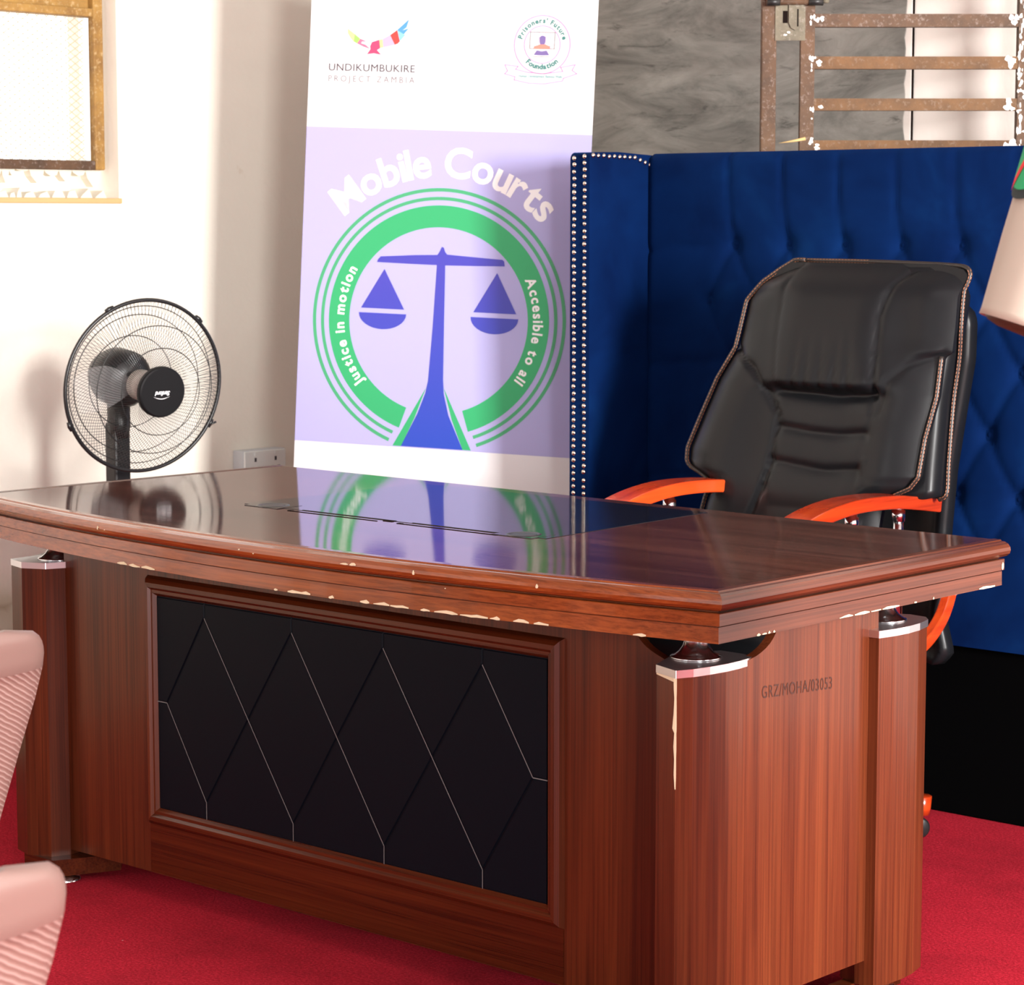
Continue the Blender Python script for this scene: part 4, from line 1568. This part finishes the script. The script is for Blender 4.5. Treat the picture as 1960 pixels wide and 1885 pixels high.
left_e = [(0.60, -0.290), (0.669, -0.293), (0.70, -0.288), (0.727, -0.280), (0.748, -0.290), (0.761, -0.318), (0.772, -0.346), (0.785, -0.356), (0.814, -0.358), (0.885, -0.333), (0.978, -0.298), (1.053, -0.256), (1.093, -0.250), (1.163, -0.241), (1.206, -0.212), (1.236, -0.172), (1.258, -0.133)]
right_e = [(0.60, 0.195), (0.669, 0.195), (0.72, 0.198), (0.745, 0.226), (0.763, 0.266), (0.787, 0.284), (0.873, 0.289), (0.964, 0.305), (1.049, 0.305), (1.062, 0.326), (1.111, 0.326), (1.185, 0.322), (1.205, 0.326), (1.228, 0.333), (1.244, 0.318), (1.250, 0.27), (1.258, 0.20)]
seams = [([(0.214, 1.26), (0.170, 1.209), (0.152, 1.138), (0.165, 0.973)], 0.010, 0.007),
         ([(-0.121, 1.26), (-0.116, 1.088), (-0.105, 0.978)], 0.003, 0.006),
         ([(-0.100, 0.963), (0.06, 0.954), (0.166, 0.965)], 0.016, 0.011),
         ([(-0.252, 1.053), (-0.178, 1.009), (-0.126, 0.951), (-0.093, 0.906), (-0.094, 0.885), (-0.100, 0.79), (-0.140, 0.673), (-0.15, 0.60)], 0.010, 0.006),
         ([(0.31, 1.060), (0.237, 1.030), (0.199, 0.995), (0.181, 0.923)], 0.007, 0.007),
         ([(-0.088, 0.881), (0.0, 0.872), (0.073, 0.869), (0.150, 0.878)], 0.007, 0.008),
         ([(-0.100, 0.804), (0.05, 0.789), (0.139, 0.798)], 0.007, 0.008),
         ([(0.165, 0.973), (0.158, 0.88), (0.142, 0.80), (0.12, 0.70)], 0.004, 0.010)]
NU, NV = 90, 120
zb0, zt0 = 0.60, 1.252
front_rows, edge_l, edge_r = [], [], []


def back_depth(x, z, u, tv):
    e = min(u, 1 - u) * 2
    d = 0.030 * (1 - (1 - min(1, e * 3.2)) ** 2.2)                       # edge roll
    d *= 1
    # pillow at the head
    hx = sstep(-0.20, -0.06, x) * (1 - sstep(0.10, 0.24, x))
    d += 0.030 * hx * sstep(0.955, 0.985, z) * (1 - 0.55 * sstep(1.05, 1.25, z))
    # side wings come forward
    d += 0.022 * sstep(0.10, 0.27, abs(x + 0.02)) * (1 - sstep(0.98, 1.10, z)) * min(1, e * 2.5)
    # hollow small of the back / lumbar rolls
    if -0.1 < x < 0.16:
        d += 0.0035 * abs(math.sin((z - 0.70) / 0.085 * PI)) * (1 - sstep(0.94, 0.96, z))
    for pl, dep, wid in seams:
        m = 9
        for a, c in zip(pl, pl[1:]):
            if min(a[0], c[0]) - 0.06 < x < max(a[0], c[0]) + 0.06 and min(a[1], c[1]) - 0.06 < z < max(a[1], c[1]) + 0.06:
                m = min(m, seg_d((x, z), a, c))
        if m < 0.06:
            d -= dep * math.exp(-(m / wid) ** 1.3)
    # drawn creases above the head seam and at the lower left wing
    cr = sstep(1.12, 0.98, z) * sstep(0.96, 0.975, z)
    if cr > 0:
        for x0_, s0 in ((-0.055, 0.15), (-0.02, 0.1), (0.02, -0.05), (0.06, 0.05), (0.10, -0.2)):
            d -= 0.0055 * cr * math.exp(-((x - x0_ - s0 * (z - 0.97) * 0.4) / 0.006) ** 2)
    # rolls back over the top edge
    d -= 0.050 * sstep(1.16, 1.255, z) ** 2
    return d


rows = []
for j in range(NV + 1):
    z = zb0 + (zt0 - zb0) * j / NV
    xl, xr = interp(left_e, z), interp(right_e, z)
    row = []
    for i in range(NU + 1):
        u = i / NU
        uu = 0.5 - 0.5 * math.cos(PI * u)
        uu = 0.55 * u + 0.45 * uu
        x = xl + (xr - xl) * uu
        zt_c = z
        row.append((CXC + x, byz(z, back_depth(x, z, uu, j / NV)), zt_c))
    rows.append(row)
b = MB().grid(rows, 0, True)
# rim back to the rear of the front cushion
loop = [r[0] for r in rows] + rows[-1][1:] + [r[-1] for r in rows[::-1]][1:] + rows[0][::-1][1:-1]
back_loop = [(p_[0], byz(p_[2]) + 0.012, p_[2]) for p_ in loop]
n = len(loop)
b.add(loop + back_loop, [(i, (i + 1) % n, (i + 1) % n + n, i + n) for i in range(n)], 0, True)
b.add(back_loop, [tuple(range(n))], 0)
backrest = b.build('backrest', M['leather'], chair, fixn=False)


def edge_curve(tab, off_x, y_off, z0, z1, n=60):
    pts = []
    for i in range(n + 1):
        z = z0 + (z1 - z0) * i / n
        pts.append((CXC + interp(tab, z) + off_x, byz(z, y_off - 0.024 * sstep(1.15, 1.25, z)), z))
    return pts


def stitched_piping(pts, r=0.0058, both=True, toward=None):
    w = MB().tube(pts, r, 8)
    pp = w.build('edge_piping', M['piping'], backrest)
    w = MB()
    P = [Vector(p_) for p_ in pts]
    tot = [0.0]
    for a, c in zip(P, P[1:]):
        tot.append(tot[-1] + (c - a).length)
    tog = Vector((-0.45, -0.89, 0.0)) if toward is None else toward
    camv = Vector((0.62, -0.78, 0.0))
    s_ = 0.002
    while s_ + 0.006 < tot[-1]:
        seg = []
        for q in (s_, s_ + 0.0055):
            k = 0
            while k < len(tot) - 2 and tot[k + 1] < q:
                k += 1
            f = (q - tot[k]) / max(1e-6, tot[k + 1] - tot[k])
            seg.append(P[k].lerp(P[k + 1], f))
        tdir = (seg[1] - seg[0]).normalized()
        sd = tdir.cross(camv).normalized()
        offs = (0.5, -0.5) if both else (0.0,)
        for o_ in offs:
            w.tube([q + camv * r * 0.86 + sd * r * o_ for q in seg], 0.0008, 4, smooth=False)
        s_ += 0.0085
    st = w.build('stitching', M['stitch'], pp)
    return pp


lp_pts = edge_curve(left_e, -0.004, 0.006, 0.62, 1.256, 110) + [(CXC - 0.128, byz(1.2575, -0.018), 1.2575), (CXC - 0.11, byz(1.2575, -0.018), 1.2575)]
stitched_piping(lp_pts)
rp_lo = edge_curve([q for q in right_e if q[0] <= 1.05], 0.002, 0.010, 0.745, 1.052, 50)
stitched_piping(rp_lo)
rp_hi = [(CXC + x, byz(z, -0.02 + dd), z) for z, x, dd in
         ((0.735, 0.296, -0.05), (0.75, 0.314, -0.05), (0.82, 0.309, -0.05), (0.95, 0.305, -0.045), (1.045, 0.315, -0.03), (1.111, 0.322, -0.01), (1.19, 0.324, 0.0), (1.21, 0.330, 0.0), (1.232, 0.334, 0.0),
          (1.246, 0.320, 0.0), (1.250, 0.27, -0.01), (1.252, 0.2, -0.018), (1.255, 0.05, -0.022), (1.256, -0.10, -0.018), (1.256, -0.137, -0.016))]
stitched_piping(smooth_path(rp_hi, 8))
# second cushion layer behind (its right side shows) and the curved rear shell
l2_r = [(0.60, 0.15), (0.718, 0.165), (0.730, 0.26), (0.740, 0.314), (0.812, 0.309), (0.952, 0.303), (1.041, 0.308), (1.111, 0.318), (1.18, 0.320), (1.22, 0.30), (1.25, 0.24)]
l2_l = [(0.60, -0.24), (0.74, -0.27), (0.80, -0.33), (0.90, -0.31), (1.05, -0.25), (1.16, -0.22), (1.25, -0.12)]
secs = []
for j in range(41):
    z = 0.62 + (1.245 - 0.62) * j / 40
    xl, xr = interp(l2_l, z), interp(l2_r, z)
    y0_, y1_ = byz(z) + 0.010, byz(z) + 0.078
    ring_ = []
    K = 8
    for k in range(K + 1):
        a = -PI / 2 + PI * k / K
        ring_.append((CXC + xr - 0.022 + 0.022 * math.cos(a), (y0_ + y1_) / 2 + (y1_ - y0_) / 2 * math.sin(a), z))
    for k in range(K + 1):
        a = PI / 2 + PI * k / K
        ring_.append((CXC + xl + 0.022 + 0.022 * math.cos(a), (y0_ + y1_) / 2 + (y1_ - y0_) / 2 * math.sin(a), z))
    secs.append(ring_)
b = MB().sweep(secs, 0, True)
b.build('rear_cushion', M['leather'], chair)
sh_r = [(0.31, 0.190), (0.345, 0.228), (0.365, 0.243), (0.448, 0.220), (0.657, 0.232), (0.785, 0.243), (0.93, 0.266), (1.037, 0.284), (1.124, 0.286), (1.150, 0.276), (1.165, 0.250), (1.172, 0.19)]
secs = []
for j in range(61):
    z = 0.335 + (1.172 - 0.335) * j / 60
    xr = interp(sh_r, z)
    xl = -xr
    yb_ = 4.845
    ring_ = []
    K = 14
    for k in range(K + 1):
        u = k / K
        x = xl + (xr - xl) * u
        bow = 0.050 * (1 - (2 * u - 1) ** 4)
        ring_.append((CXC + x, min(4.915, yb_ - 0.055 + bow), z))
    for k in range(K + 1):
        u = 1 - k / K
        x = (xl + 0.012) + (xr - xl - 0.024) * u
        ring_.append((CXC + x, min(4.915, yb_ - 0.055 + 0.050 * (1 - (2 * u - 1) ** 4)) - 0.035, z))
    secs.append(ring_)
b = MB().sweep(secs, 0, True)
b.build('back_shell', M['leather'], chair)
# seat
secs = []
for j in range(25):
    u = j / 24
    y = 4.06 + 0.52 * u
    tk = 0.075 * (1 - abs(2 * u - 1) ** 6 * 0.6)
    hw = 0.265 * (1 - abs(2 * u - 1) ** 8 * 0.12)
    zc_ = 0.44 + 0.02 * (1 - u) - 0.05 * max(0, 0.25 - u)
    ring_ = []
    for k in range(24):
        a = 2 * PI * k / 24
        ca, sa = math.cos(a), math.sin(a)
        ring_.append((CXC + hw * math.copysign(abs(ca) ** 0.45, ca), y, zc_ + tk * math.copysign(abs(sa) ** 0.6, sa)))
    secs.append(ring_)
b = MB().sweep(secs, 0, True)
b.build('seat', M['leather'], chair)


def strap(path, x_in, x_out, th):
    """flat bent-wood strip following a (y,z) path"""
    P = smooth_path([(p_[0], p_[1], 0) for p_ in path], 6)
    secs = []
    n = len(P)
    for i, p_ in enumerate(P):
        a, c = P[max(0, i - 1)], P[min(n - 1, i + 1)]
        t_ = (c - a).normalized()
        nn = Vector((-t_.y, t_.x))
        h = th * (0.55 + 0.45 * min(1, i / 4)) / 2
        secs.append([(x_in, p_.x + nn.x * h, p_.y + nn.y * h), (x_out, p_.x + nn.x * h, p_.y + nn.y * h), (x_out, p_.x - nn.x * h, p_.y - nn.y * h), (x_in, p_.x - nn.x * h, p_.y - nn.y * h)])
    w = MB().sweep(secs, 0, False)
    return w


for sgn in (1, -1):
    xo = CXC + sgn * (0.280 if sgn > 0 else 0.290)
    xi = xo - sgn * 0.075
    w = strap([(4.115, 0.695), (4.20, 0.722), (4.30, 0.738), (4.40, 0.742), (4.52, 0.736), (4.668, 0.716)], xi, xo, 0.030)
    arm = w.build('armrest', M['red_wood'], chair, bevel=0.004)
    w = strap([(4.31, 0.60), (4.335, 0.545), (4.37, 0.475), (4.43, 0.415), (4.53, 0.390), (4.62, 0.407), (4.69, 0.452), (4.728, 0.51), (4.742, 0.58), (4.744, 0.64)], xo - sgn * 0.028, xo - sgn * 0.003, 0.028)
    loop_ = w.build('arm_bracket', M['red_wood'], chair, bevel=0.004)
    for (yy, z_) in ((4.736, 0.515), (4.605, 0.402)):
        w = MB().lathe([(0.009, 0.0), (0.0085, 0.002), (0.0005, 0.003)], Matrix.Translation((xo - sgn * 0.004, yy, z_)) @ Matrix.Rotation(sgn * PI / 2, 4, 'Y'), 14)
        w.build('screw_cap', M['screw_pink'], loop_)
    for (yy, zlo) in ((4.365, 0.47), (4.545, 0.40)):
        w = MB().tube([(xo - sgn * 0.035, yy, zlo), (xo - sgn * 0.035, yy, 0.728)], 0.0125, 16)
        w.tube([(xo - sgn * 0.035, yy, 0.69), (xo - sgn * 0.035, yy, 0.715)], 0.0155, 16)
        w.build('arm_post', M['chrome'], chair)
# gas column, five-star base with wooden caps, castors
b = MB().tube([(CXC, 4.42, 0.06), (CXC, 4.42, 0.22), (CXC, 4.42, 0.2201), (CXC, 4.42, 0.38)], [0.03, 0.03, 0.018, 0.018], 20)
b.build('gas_column', M['chrome'], chair)
b = MB().box((CXC - 0.10, 4.32, 0.36), (CXC + 0.10, 4.56, 0.392))
b.build('tilt_mechanism', M['black_plastic'], chair, bevel=0.005)
for k in range(5):
    a = math.radians(52.5 + 72 * k)
    dx, dy = math.cos(a), math.sin(a)
    c0 = Vector((CXC, 4.42, 0))
    R1 = 0.352
    P = [c0 + Vector((dx * r, dy * r, z)) for r, z in ((0.0, 0.075), (0.12, 0.062), (0.24, 0.040), (R1, 0.022))]
    w = MB()
    sd = Vector((-dy, dx, 0))
    secs = []
    for p_, hw, hh in zip(P, (0.036, 0.032, 0.028, 0.026), (0.024, 0.02, 0.017, 0.015)):
        secs.append([p_ + sd * hw + Vector((0, 0, hh)), p_ - sd * hw + Vector((0, 0, hh)), p_ - sd * hw - Vector((0, 0, hh)), p_ + sd * hw - Vector((0, 0, hh))])
    w.sweep(secs, 0, False)
    leg = w.build('base_leg', M['black_plastic'], chair, bevel=0.004)
    e = c0 + Vector((dx * (R1 + 0.004), dy * (R1 + 0.004), 0))
    w = MB().lathe([(0.0005, -0.002), (0.020, -0.002), (0.0225, 0.012), (0.0245, 0.040), (0.0225, 0.041), (0.0005, 0.0405)], Matrix.Translation(e), 24)
    w.build('wooden_cap', M['red_wood'], leg)
    w = MB()
    for s_ in (-1, 1):
        w.lathe([(0.0005, -0.008), (0.020, -0.008), (0.0245, -0.005), (0.0245, 0.005), (0.020, 0.008), (0.0005, 0.008)],
                Matrix.Translation(e + Vector((-dx * 0.008, -dy * 0.008, FZ + 0.0247)) + sd * 0.012 * s_) @ Matrix.Rotation(a + PI / 2, 4, 'Z') @ Matrix.Rotation(PI / 2, 4, 'Y'), 20)
    w.tube([e + Vector((0, 0, 0.0)), e + Vector((-dx * 0.008, -dy * 0.008, FZ + 0.025))], 0.006, 8)
    w.build('castor', M['black_plastic'], leg)

# ================================================================== ROSE PLASTIC CHAIRS (partly in frame)
def plastic_chair(loc):
    """faces -x; the backrest's rear is seen from +x"""
    t = thing('plastic_chair', loc, 'rose-pink plastic chair', 'chair', None)
    x0, y0, zf_ = loc
    H = 0.80

    def P(x, y, z):
        return (x0 + x, y0 + y, zf_ + z)
    # backrest: curved shell with a smooth top rail, woven field below
    prof = [(0.40, 0.140), (0.50, 0.158), (0.60, 0.183), (0.68, 0.205), (0.73, 0.214), (0.755, 0.213), (0.775, 0.203), (0.788, 0.187), (0.797, 0.160), (0.80, 0.12)]
    NY = 22

    def surf(z, y, d):
        lean = 0.20 + (z - 0.42) * 0.22
        hump = -0.012 * math.cos(y / 0.2 * PI) * sstep(0.70, 0.80, z)
        return P(lean + 0.03 * (1 - (y / 0.22) ** 2) - 0.006 * sstep(0.70, 0.73, z) * 0 + d, y, z + 0.0 * hump)
    zs = [0.40 + 0.40 * i / 40 for i in range(41)]
    wv = MB()
    rows_b, rows_f = [], []
    for z in zs:
        hw = interp(prof, z)
        bulge = 0.013 + 0.010 * sstep(0.715, 0.745, z) * (1 - 0.9 * sstep(0.785, 0.80, z))
        rows_b.append([surf(z, -hw + 2 * hw * j / NY, bulge * math.sqrt(max(0, 1 - abs(2 * j / NY - 1) ** 8))) for j in range(NY + 1)])
        rows_f.append([surf(z, -hw + 2 * hw * j / NY, -0.002) for j in range(NY + 1)])
    k = next(i for i, z in enumerate(zs) if z >= 0.725)

    def shell(rb, rf, name, mk):
        m = MB()
        m.grid(rb, 0, True).grid(rf, 0, True, True)
        lp_ = lambda R_: [r[0] for r in R_] + R_[-1][1:] + [r[-1] for r in R_[::-1]][1:] + R_[0][::-1][1:-1]
        A_, B_ = lp_(rb), lp_(rf)
        n_ = len(A_)
        m.add(A_ + B_, [(i, (i + 1) % n_, (i + 1) % n_ + n_, i + n_) for i in range(n_)], 0, True)
        return m.build(name, M[mk], t)
    shell(rows_b[:k + 1], rows_f[:k + 1], 'backrest', 'woven')
    shell(rows_b[k:], rows_f[k:], 'top_rail', 'pink_plastic')
    m = MB()
    secs = []
    for i in range(13):
        u = i / 12
        x = -0.25 + 0.41 * u
        hw = 0.215 - 0.02 * u
        z = 0.44 - 0.025 * math.sin(PI * u)
        secs.append([P(x, -hw, z), P(x, hw, z), P(x, hw, z - 0.03), P(x, -hw, z - 0.03)])
    m.sweep(secs, 0, False)
    m.build('seat', M['pink_plastic'], t, bevel=0.008)
    for sx, sy in ((-1, -1), (-1, 1), (1, -1), (1, 1)):
        m = MB()
        a = Vector(P(-0.21 if sx < 0 else 0.13, 0.175 * sy, 0.415))
        c = Vector(P(-0.25 if sx < 0 else 0.20, 0.205 * sy, 0.0005))
        secs = []
        for q, r in ((a, 0.024), (c, 0.017)):
            secs.append([q + Vector((r, r, 0)), q + Vector((-r, r, 0)), q + Vector((-r, -r, 0)), q + Vector((r, -r, 0))])
        m.sweep(secs, 0, False)
        m.build('leg', M['pink_plastic'], t, bevel=0.004)
    return t


pc1 = plastic_chair((-2.185, 1.235, FZ))
pc1['label'] = 'rose-pink plastic chair with woven back, cut off at the lower left corner'
pc2 = copy_tree(pc1)
pc2.location = (-3.29, 2.04, 0.0)
pc2['label'] = 'rose-pink plastic chair farther back, near the left column of the desk'
pc1['group'] = pc2['group'] = 'rose plastic chairs facing left'

# ================================================================== PERSON (only the sleeve reaches into the frame)
PB = HV * 3.22 + RV * 0.845
pm = Matrix((-HV, RV, Vector((0, 0, 1)))).transposed().to_4x4()     # local x: the person's right, y: ahead, z: up
pm.translation = Vector((PB.x, PB.y, FZ))
person = thing('person', (PB.x, PB.y, FZ), 'person in khaki shirt with green and red shoulder patch, at the right edge', 'person')


def skin_mesh(name, joints, edges, root, material, levels=2):
    me = bpy.data.meshes.new(name)
    me.from_pydata([tuple(pm @ Vector(j[0])) for j in joints], edges, [])
    ob = bpy.data.objects.new(name, me)
    COL.objects.link(ob)
    sk = ob.modifiers.new('skin', 'SKIN')
    sk.use_smooth_shade = True
    for i, j in enumerate(joints):
        r = j[1]
        me.skin_vertices[0].data[i].radius = (r, r) if not isinstance(r, tuple) else r
        me.skin_vertices[0].data[i].use_root = (i == root)
    sb = ob.modifiers.new('sub', 'SUBSURF')
    sb.levels = sb.render_levels = levels
    dg = bpy.context.evaluated_depsgraph_get()
    m2 = bpy.data.meshes.new_from_object(ob.evaluated_get(dg))
    w = MB()
    w.add([tuple(v.co) for v in m2.vertices], [tuple(p_.vertices) for p_ in m2.polygons], 0, True)
    bpy.data.objects.remove(ob)
    bpy.data.meshes.remove(me)
    bpy.data.meshes.remove(m2)
    return w


J = [((0, 0, 0.98), (0.135, 0.10)),      # 0 pelvis
     ((0, -0.01, 1.16), (0.125, 0.095)), ((0, -0.01, 1.36), (0.150, 0.105)), ((0, -0.01, 1.52), (0.115, 0.075)), ((0, 0.0, 1.60), 0.055), ((0, 0.02, 1.67), 0.056),
     ((0, 0.035, 1.74), (0.074, 0.088)), ((0, 0.03, 1.83), (0.074, 0.092)), ((0, 0.025, 1.885), (0.055, 0.065)),
     ((0.19, -0.03, 1.535), 0.058), ((0.205, -0.145, 1.285), 0.050), ((0.15, 0.10, 1.24), 0.036), ((0.09, 0.19, 1.235), 0.027),       # right arm 9-12
     ((-0.19, -0.01, 1.535), 0.058), ((-0.24, -0.03, 1.24), 0.043), ((-0.17, 0.12, 1.16), 0.036), ((-0.09, 0.20, 1.20), 0.027),    # left arm 13-16
     ((0.10, 0, 0.90), 0.088), ((0.115, 0.01, 0.52), 0.060), ((0.12, -0.01, 0.10), 0.042), ((0.125, 0.10, 0.045), 0.035),
     ((-0.10, 0, 0.90), 0.088), ((-0.115, 0.01, 0.52), 0.060), ((-0.12, -0.01, 0.10), 0.042), ((-0.125, 0.10, 0.045), 0.035)]
Eg = [(0, 1), (1, 2), (2, 3), (3, 4), (4, 5), (5, 6), (6, 7), (7, 8), (3, 9), (9, 10), (10, 11), (11, 12), (3, 13), (13, 14), (14, 15), (15, 16), (0, 17), (17, 18), (18, 19), (19, 20), (0, 21), (21, 22), (22, 23), (23, 24)]
w = skin_mesh('body', J, Eg, 0, M['skin'])


def hand(w, wrist, ahead, up_, thumb_side):
    """palm and five bent fingers rooted in it"""
    wrist, ahead, up_ = Vector(wrist), Vector(ahead).normalized(), Vector(up_).normalized()
    sd = ahead.cross(up_).normalized() * thumb_side
    palm = []
    for f, hw, hh in ((0.0, 0.026, 0.018), (0.03, 0.036, 0.016), (0.065, 0.041, 0.014), (0.09, 0.040, 0.012)):
        q = wrist + ahead * f
        palm.append([pm @ (q + sd * hw * math.cos(2 * PI * k / 12) + up_ * hh * math.sin(2 * PI * k / 12)) for k in range(12)])
    w.sweep(palm, 0, True)
    for off_, ln in ((0.029, 0.070), (0.010, 0.078), (-0.010, 0.073), (-0.029, 0.058)):
        q = wrist + ahead * 0.085 + sd * off_
        p1 = q + ahead * ln * 0.45 - up_ * 0.006
        p2 = p1 + ahead * ln * 0.28 - up_ * 0.018
        p3 = p2 + ahead * ln * 0.16 - up_ * 0.018
        w.tube([pm @ z_ for z_ in (q, p1, p2, p3)], [0.0095, 0.009, 0.0082, 0.0065], 8)
    q = wrist + ahead * 0.030 + sd * 0.032
    w.tube([pm @ z_ for z_ in (q, q + sd * 0.028 + ahead * 0.022, q + sd * 0.036 + ahead * 0.052, q + sd * 0.034 + ahead * 0.070 - up_ * 0.006)], [0.012, 0.011, 0.0095, 0.007], 8)


a0_, a1_ = Vector((0.200, -0.080, 1.580)), Vector((0.205, -0.190, 1.265))
ax_ = (a1_ - a0_).normalized()
ux_ = (Vector((1, 0, 0)) - ax_ * ax_.x).normalized()
vx_ = ax_.cross(ux_)
secs = []
for t_, r_ in ((0.70, 0.060), (0.85, 0.074), (0.96, 0.081), (0.995, 0.0795), (1.01, 0.074), (1.02, 0.062), (1.026, 0.03), (1.027, 0.004)):
    c_ = a0_.lerp(a1_, t_)
    secs.append([pm @ (c_ + ux_ * r_ * 0.9 * math.cos(2 * PI * k / 28) + vx_ * r_ * math.sin(2 * PI * k / 28)) for k in range(28)])
w.sweep(secs, 0, True)
hand(w, (0.09, 0.19, 1.235), (-0.7, 0.7, 0.05), (0, 0, 1), 1)
hand(w, (-0.09, 0.20, 1.20), (0.75, 0.65, 0.0), (0, 0, 1), -1)
# nose, ears, lips as part of the head surface
w.tube([pm @ Vector(q) for q in ((0, 0.088, 1.79), (0, 0.103, 1.762), (0, 0.104, 1.75), (0, 0.084, 1.742))], [0.008, 0.013, 0.016, 0.010], 10)
w.tube([pm @ Vector(q) for q in ((-0.022, 0.070, 1.714), (0, 0.082, 1.716), (0.022, 0.070, 1.714))], [0.004, 0.008, 0.004], 8)
for s_ in (-1, 1):
    w.tube([pm @ Vector((s_ * 0.060, 0.022, 1.745)), pm @ Vector((s_ * 0.072, 0.014, 1.77)), pm @ Vector((s_ * 0.066, 0.020, 1.795))], [0.008, 0.013, 0.008], 8)
w.build('body', M['skin'], person, fixn=False)
for s_ in (-1, 1):
    w = MB().lathe([(0.0005, 0.012), (0.008, 0.009), (0.012, 0.0), (0.008, -0.009), (0.0005, -0.012)], Matrix.Translation(pm @ Vector((s_ * 0.028, 0.080, 1.785))), 14)
    w.build('eye', M['eye'], person)
# hair cap
secs = []
for i in range(9):
    a = PI / 2 * i / 8
    secs.append([pm @ Vector((0.071 * math.cos(2 * PI * k / 24) * math.cos(a) * 1.02, 0.026 + 0.084 * math.sin(2 * PI * k / 24) * math.cos(a) - 0.010 * (1 - i / 8), 1.812 + 0.088 * math.sin(a) + 0.02 * math.sin(2 * PI * k / 24) * (1 - i / 8))) for k in range(24)])
w = MB().sweep(secs, 0, True)
w.build('hair', M['hair'], person)


def ring_at(cx_, cy_, z, rx, ry, n=28, ph=0.0):
    return [pm @ Vector((cx_ + rx * math.cos(2 * PI * k / n + ph), cy_ + ry * math.sin(2 * PI * k / n + ph), z)) for k in range(n)]


# shirt
secs = [ring_at(0, 0, z, rx, ry) for z, rx, ry in ((0.90, 0.185, 0.145), (1.0, 0.183, 0.142), (1.15, 0.178, 0.138), (1.30, 0.190, 0.142), (1.42, 0.205, 0.142), (1.50, 0.205, 0.130), (1.56, 0.165, 0.105), (1.595, 0.095, 0.080), (1.62, 0.068, 0.068))]
w = MB().sweep(secs, 0, True, caps=False)
w.build('shirt', M['khaki'], person)
# short sleeves: right one is the visible one
SS, SE = Vector((0.200, -0.080, 1.580)), Vector((0.205, -0.190, 1.265))


def sleeve(S_, E_, name, r0=0.100, r1=0.086):
    ax = (E_ - S_).normalized()
    u = Vector((1, 0, 0))
    u = (u - ax * u.dot(ax)).normalized()
    v_ = ax.cross(u)
    if v_.y < 0:
        v_ = -v_
    secs = []
    for t_, r in ((-0.06, 0.055), (0.0, 0.085), (0.10, r0 * 0.98), (0.35, r0 * 1.0), (0.7, (r0 + r1) / 2), (0.97, r1), (1.0, r1)):
        c = S_ + (E_ - S_) * t_
        secs.append([pm @ (c + u * r * 0.9 * math.cos(2 * PI * k / 32) + v_ * r * math.sin(2 * PI * k / 32)) for k in range(32)])
    inner = []
    for t_, r in ((1.0, r1 - 0.0012), (0.6, (r0 + r1) / 2 - 0.004), (0.3, r0 - 0.006)):
        c = S_ + (E_ - S_) * t_
        inner.append([pm @ (c + u * r * 0.9 * math.cos(2 * PI * k / 32) + v_ * r * math.sin(2 * PI * k / 32)) for k in range(32)])
    w = MB().sweep(secs + inner, 0, True, caps=False)
    return w.build(name, M['khaki'], person, fixn=False), ax, u, v_


sl, ax, su, sv = sleeve(SS, SE, 'sleeve')
sleeve(Vector((-0.19, -0.01, 1.58)), Vector((-0.235, -0.028, 1.285)), 'sleeve')


def on_sleeve(t_, a, lift):
    c = SS + (SE - SS) * t_
    r = interp([(0, 0.085), (0.10, 0.098), (0.35, 0.100), (0.7, 0.093), (1.0, 0.086)], t_) + lift
    return pm @ (c + su * r * 0.9 * math.cos(a) + sv * r * math.sin(a))


def patch_shape(scale, lift, mk, name, parent, clip=None, th=0.0):
    """shield on the sleeve in (angle, along) space, rounded at the bottom"""
    tc, ac = 0.375, math.radians(-77)
    W_, Hh = 0.052 * scale, 0.062 * scale
    rows_ = []
    N_ = 22
    for i in range(N_ + 1):
        s_ = math.sin(PI / 2 * (-1 + 2 * i / N_))
        half = W_ * (1 - abs(s_) ** 3.2) ** 0.5 * (0.88 + 0.12 * s_)
        row = []
        for j in range(N_ + 1):
            q = -half + 2 * half * j / N_
            row.append(on_sleeve(tc + s_ * Hh / 0.315, ac + q / 0.094, lift))
        rows_.append(row)
    w_ = MB().grid(rows_, 0, True)
    return w_.build(name, M[mk], parent, fixn=False)


pt = patch_shape(1.0, 0.0035, 'patch_black', 'shoulder_patch', person)
patch_shape(0.83, 0.0048, 'patch_green', 'patch_field', pt)
tc, ac = 0.375, math.radians(-77)
rows_ = []
for i in range(11):
    u = i / 10
    rows_.append([on_sleeve(tc + (0.046 - 0.075 * u + 0.010 * j) / 0.315, ac + (-0.024 + 0.058 * u) / 0.094, 0.0056) for j in (-0.75, 0, 0.75)])
w = MB().grid(rows_, 0, True)
w.build('patch_stripe', M['patch_red'], pt, fixn=False)
# trousers and shoes
for s_ in (-1, 1):
    secs = [ring_at(s_ * x, y, z, rx, ry, 20) for x, y, z, rx, ry in ((0.07, 0, 0.99, 0.118, 0.135), (0.095, 0.0, 0.85, 0.105, 0.118), (0.115, 0.01, 0.52, 0.082, 0.088), (0.12, -0.005, 0.25, 0.070, 0.075), (0.122, 0.0, 0.07, 0.066, 0.075))]
    w = MB().sweep(secs, 0, True)
    w.build('trouser_leg', M['trouser'], person)
    secs = []
    for y, hw, hh in ((-0.085, 0.022, 0.045), (-0.06, 0.038, 0.055), (0.02, 0.042, 0.055), (0.10, 0.048, 0.036), (0.165, 0.042, 0.026), (0.195, 0.02, 0.018)):
        secs.append([pm @ Vector((s_ * 0.122 + hw * math.cos(2 * PI * k / 16), y, 0.002 + hh * (1 + math.sin(2 * PI * k / 16)) * 0.85)) for k in range(16)])
    w = MB().sweep(secs, 0, True)
    w.build('shoe', M['shoe'], person)
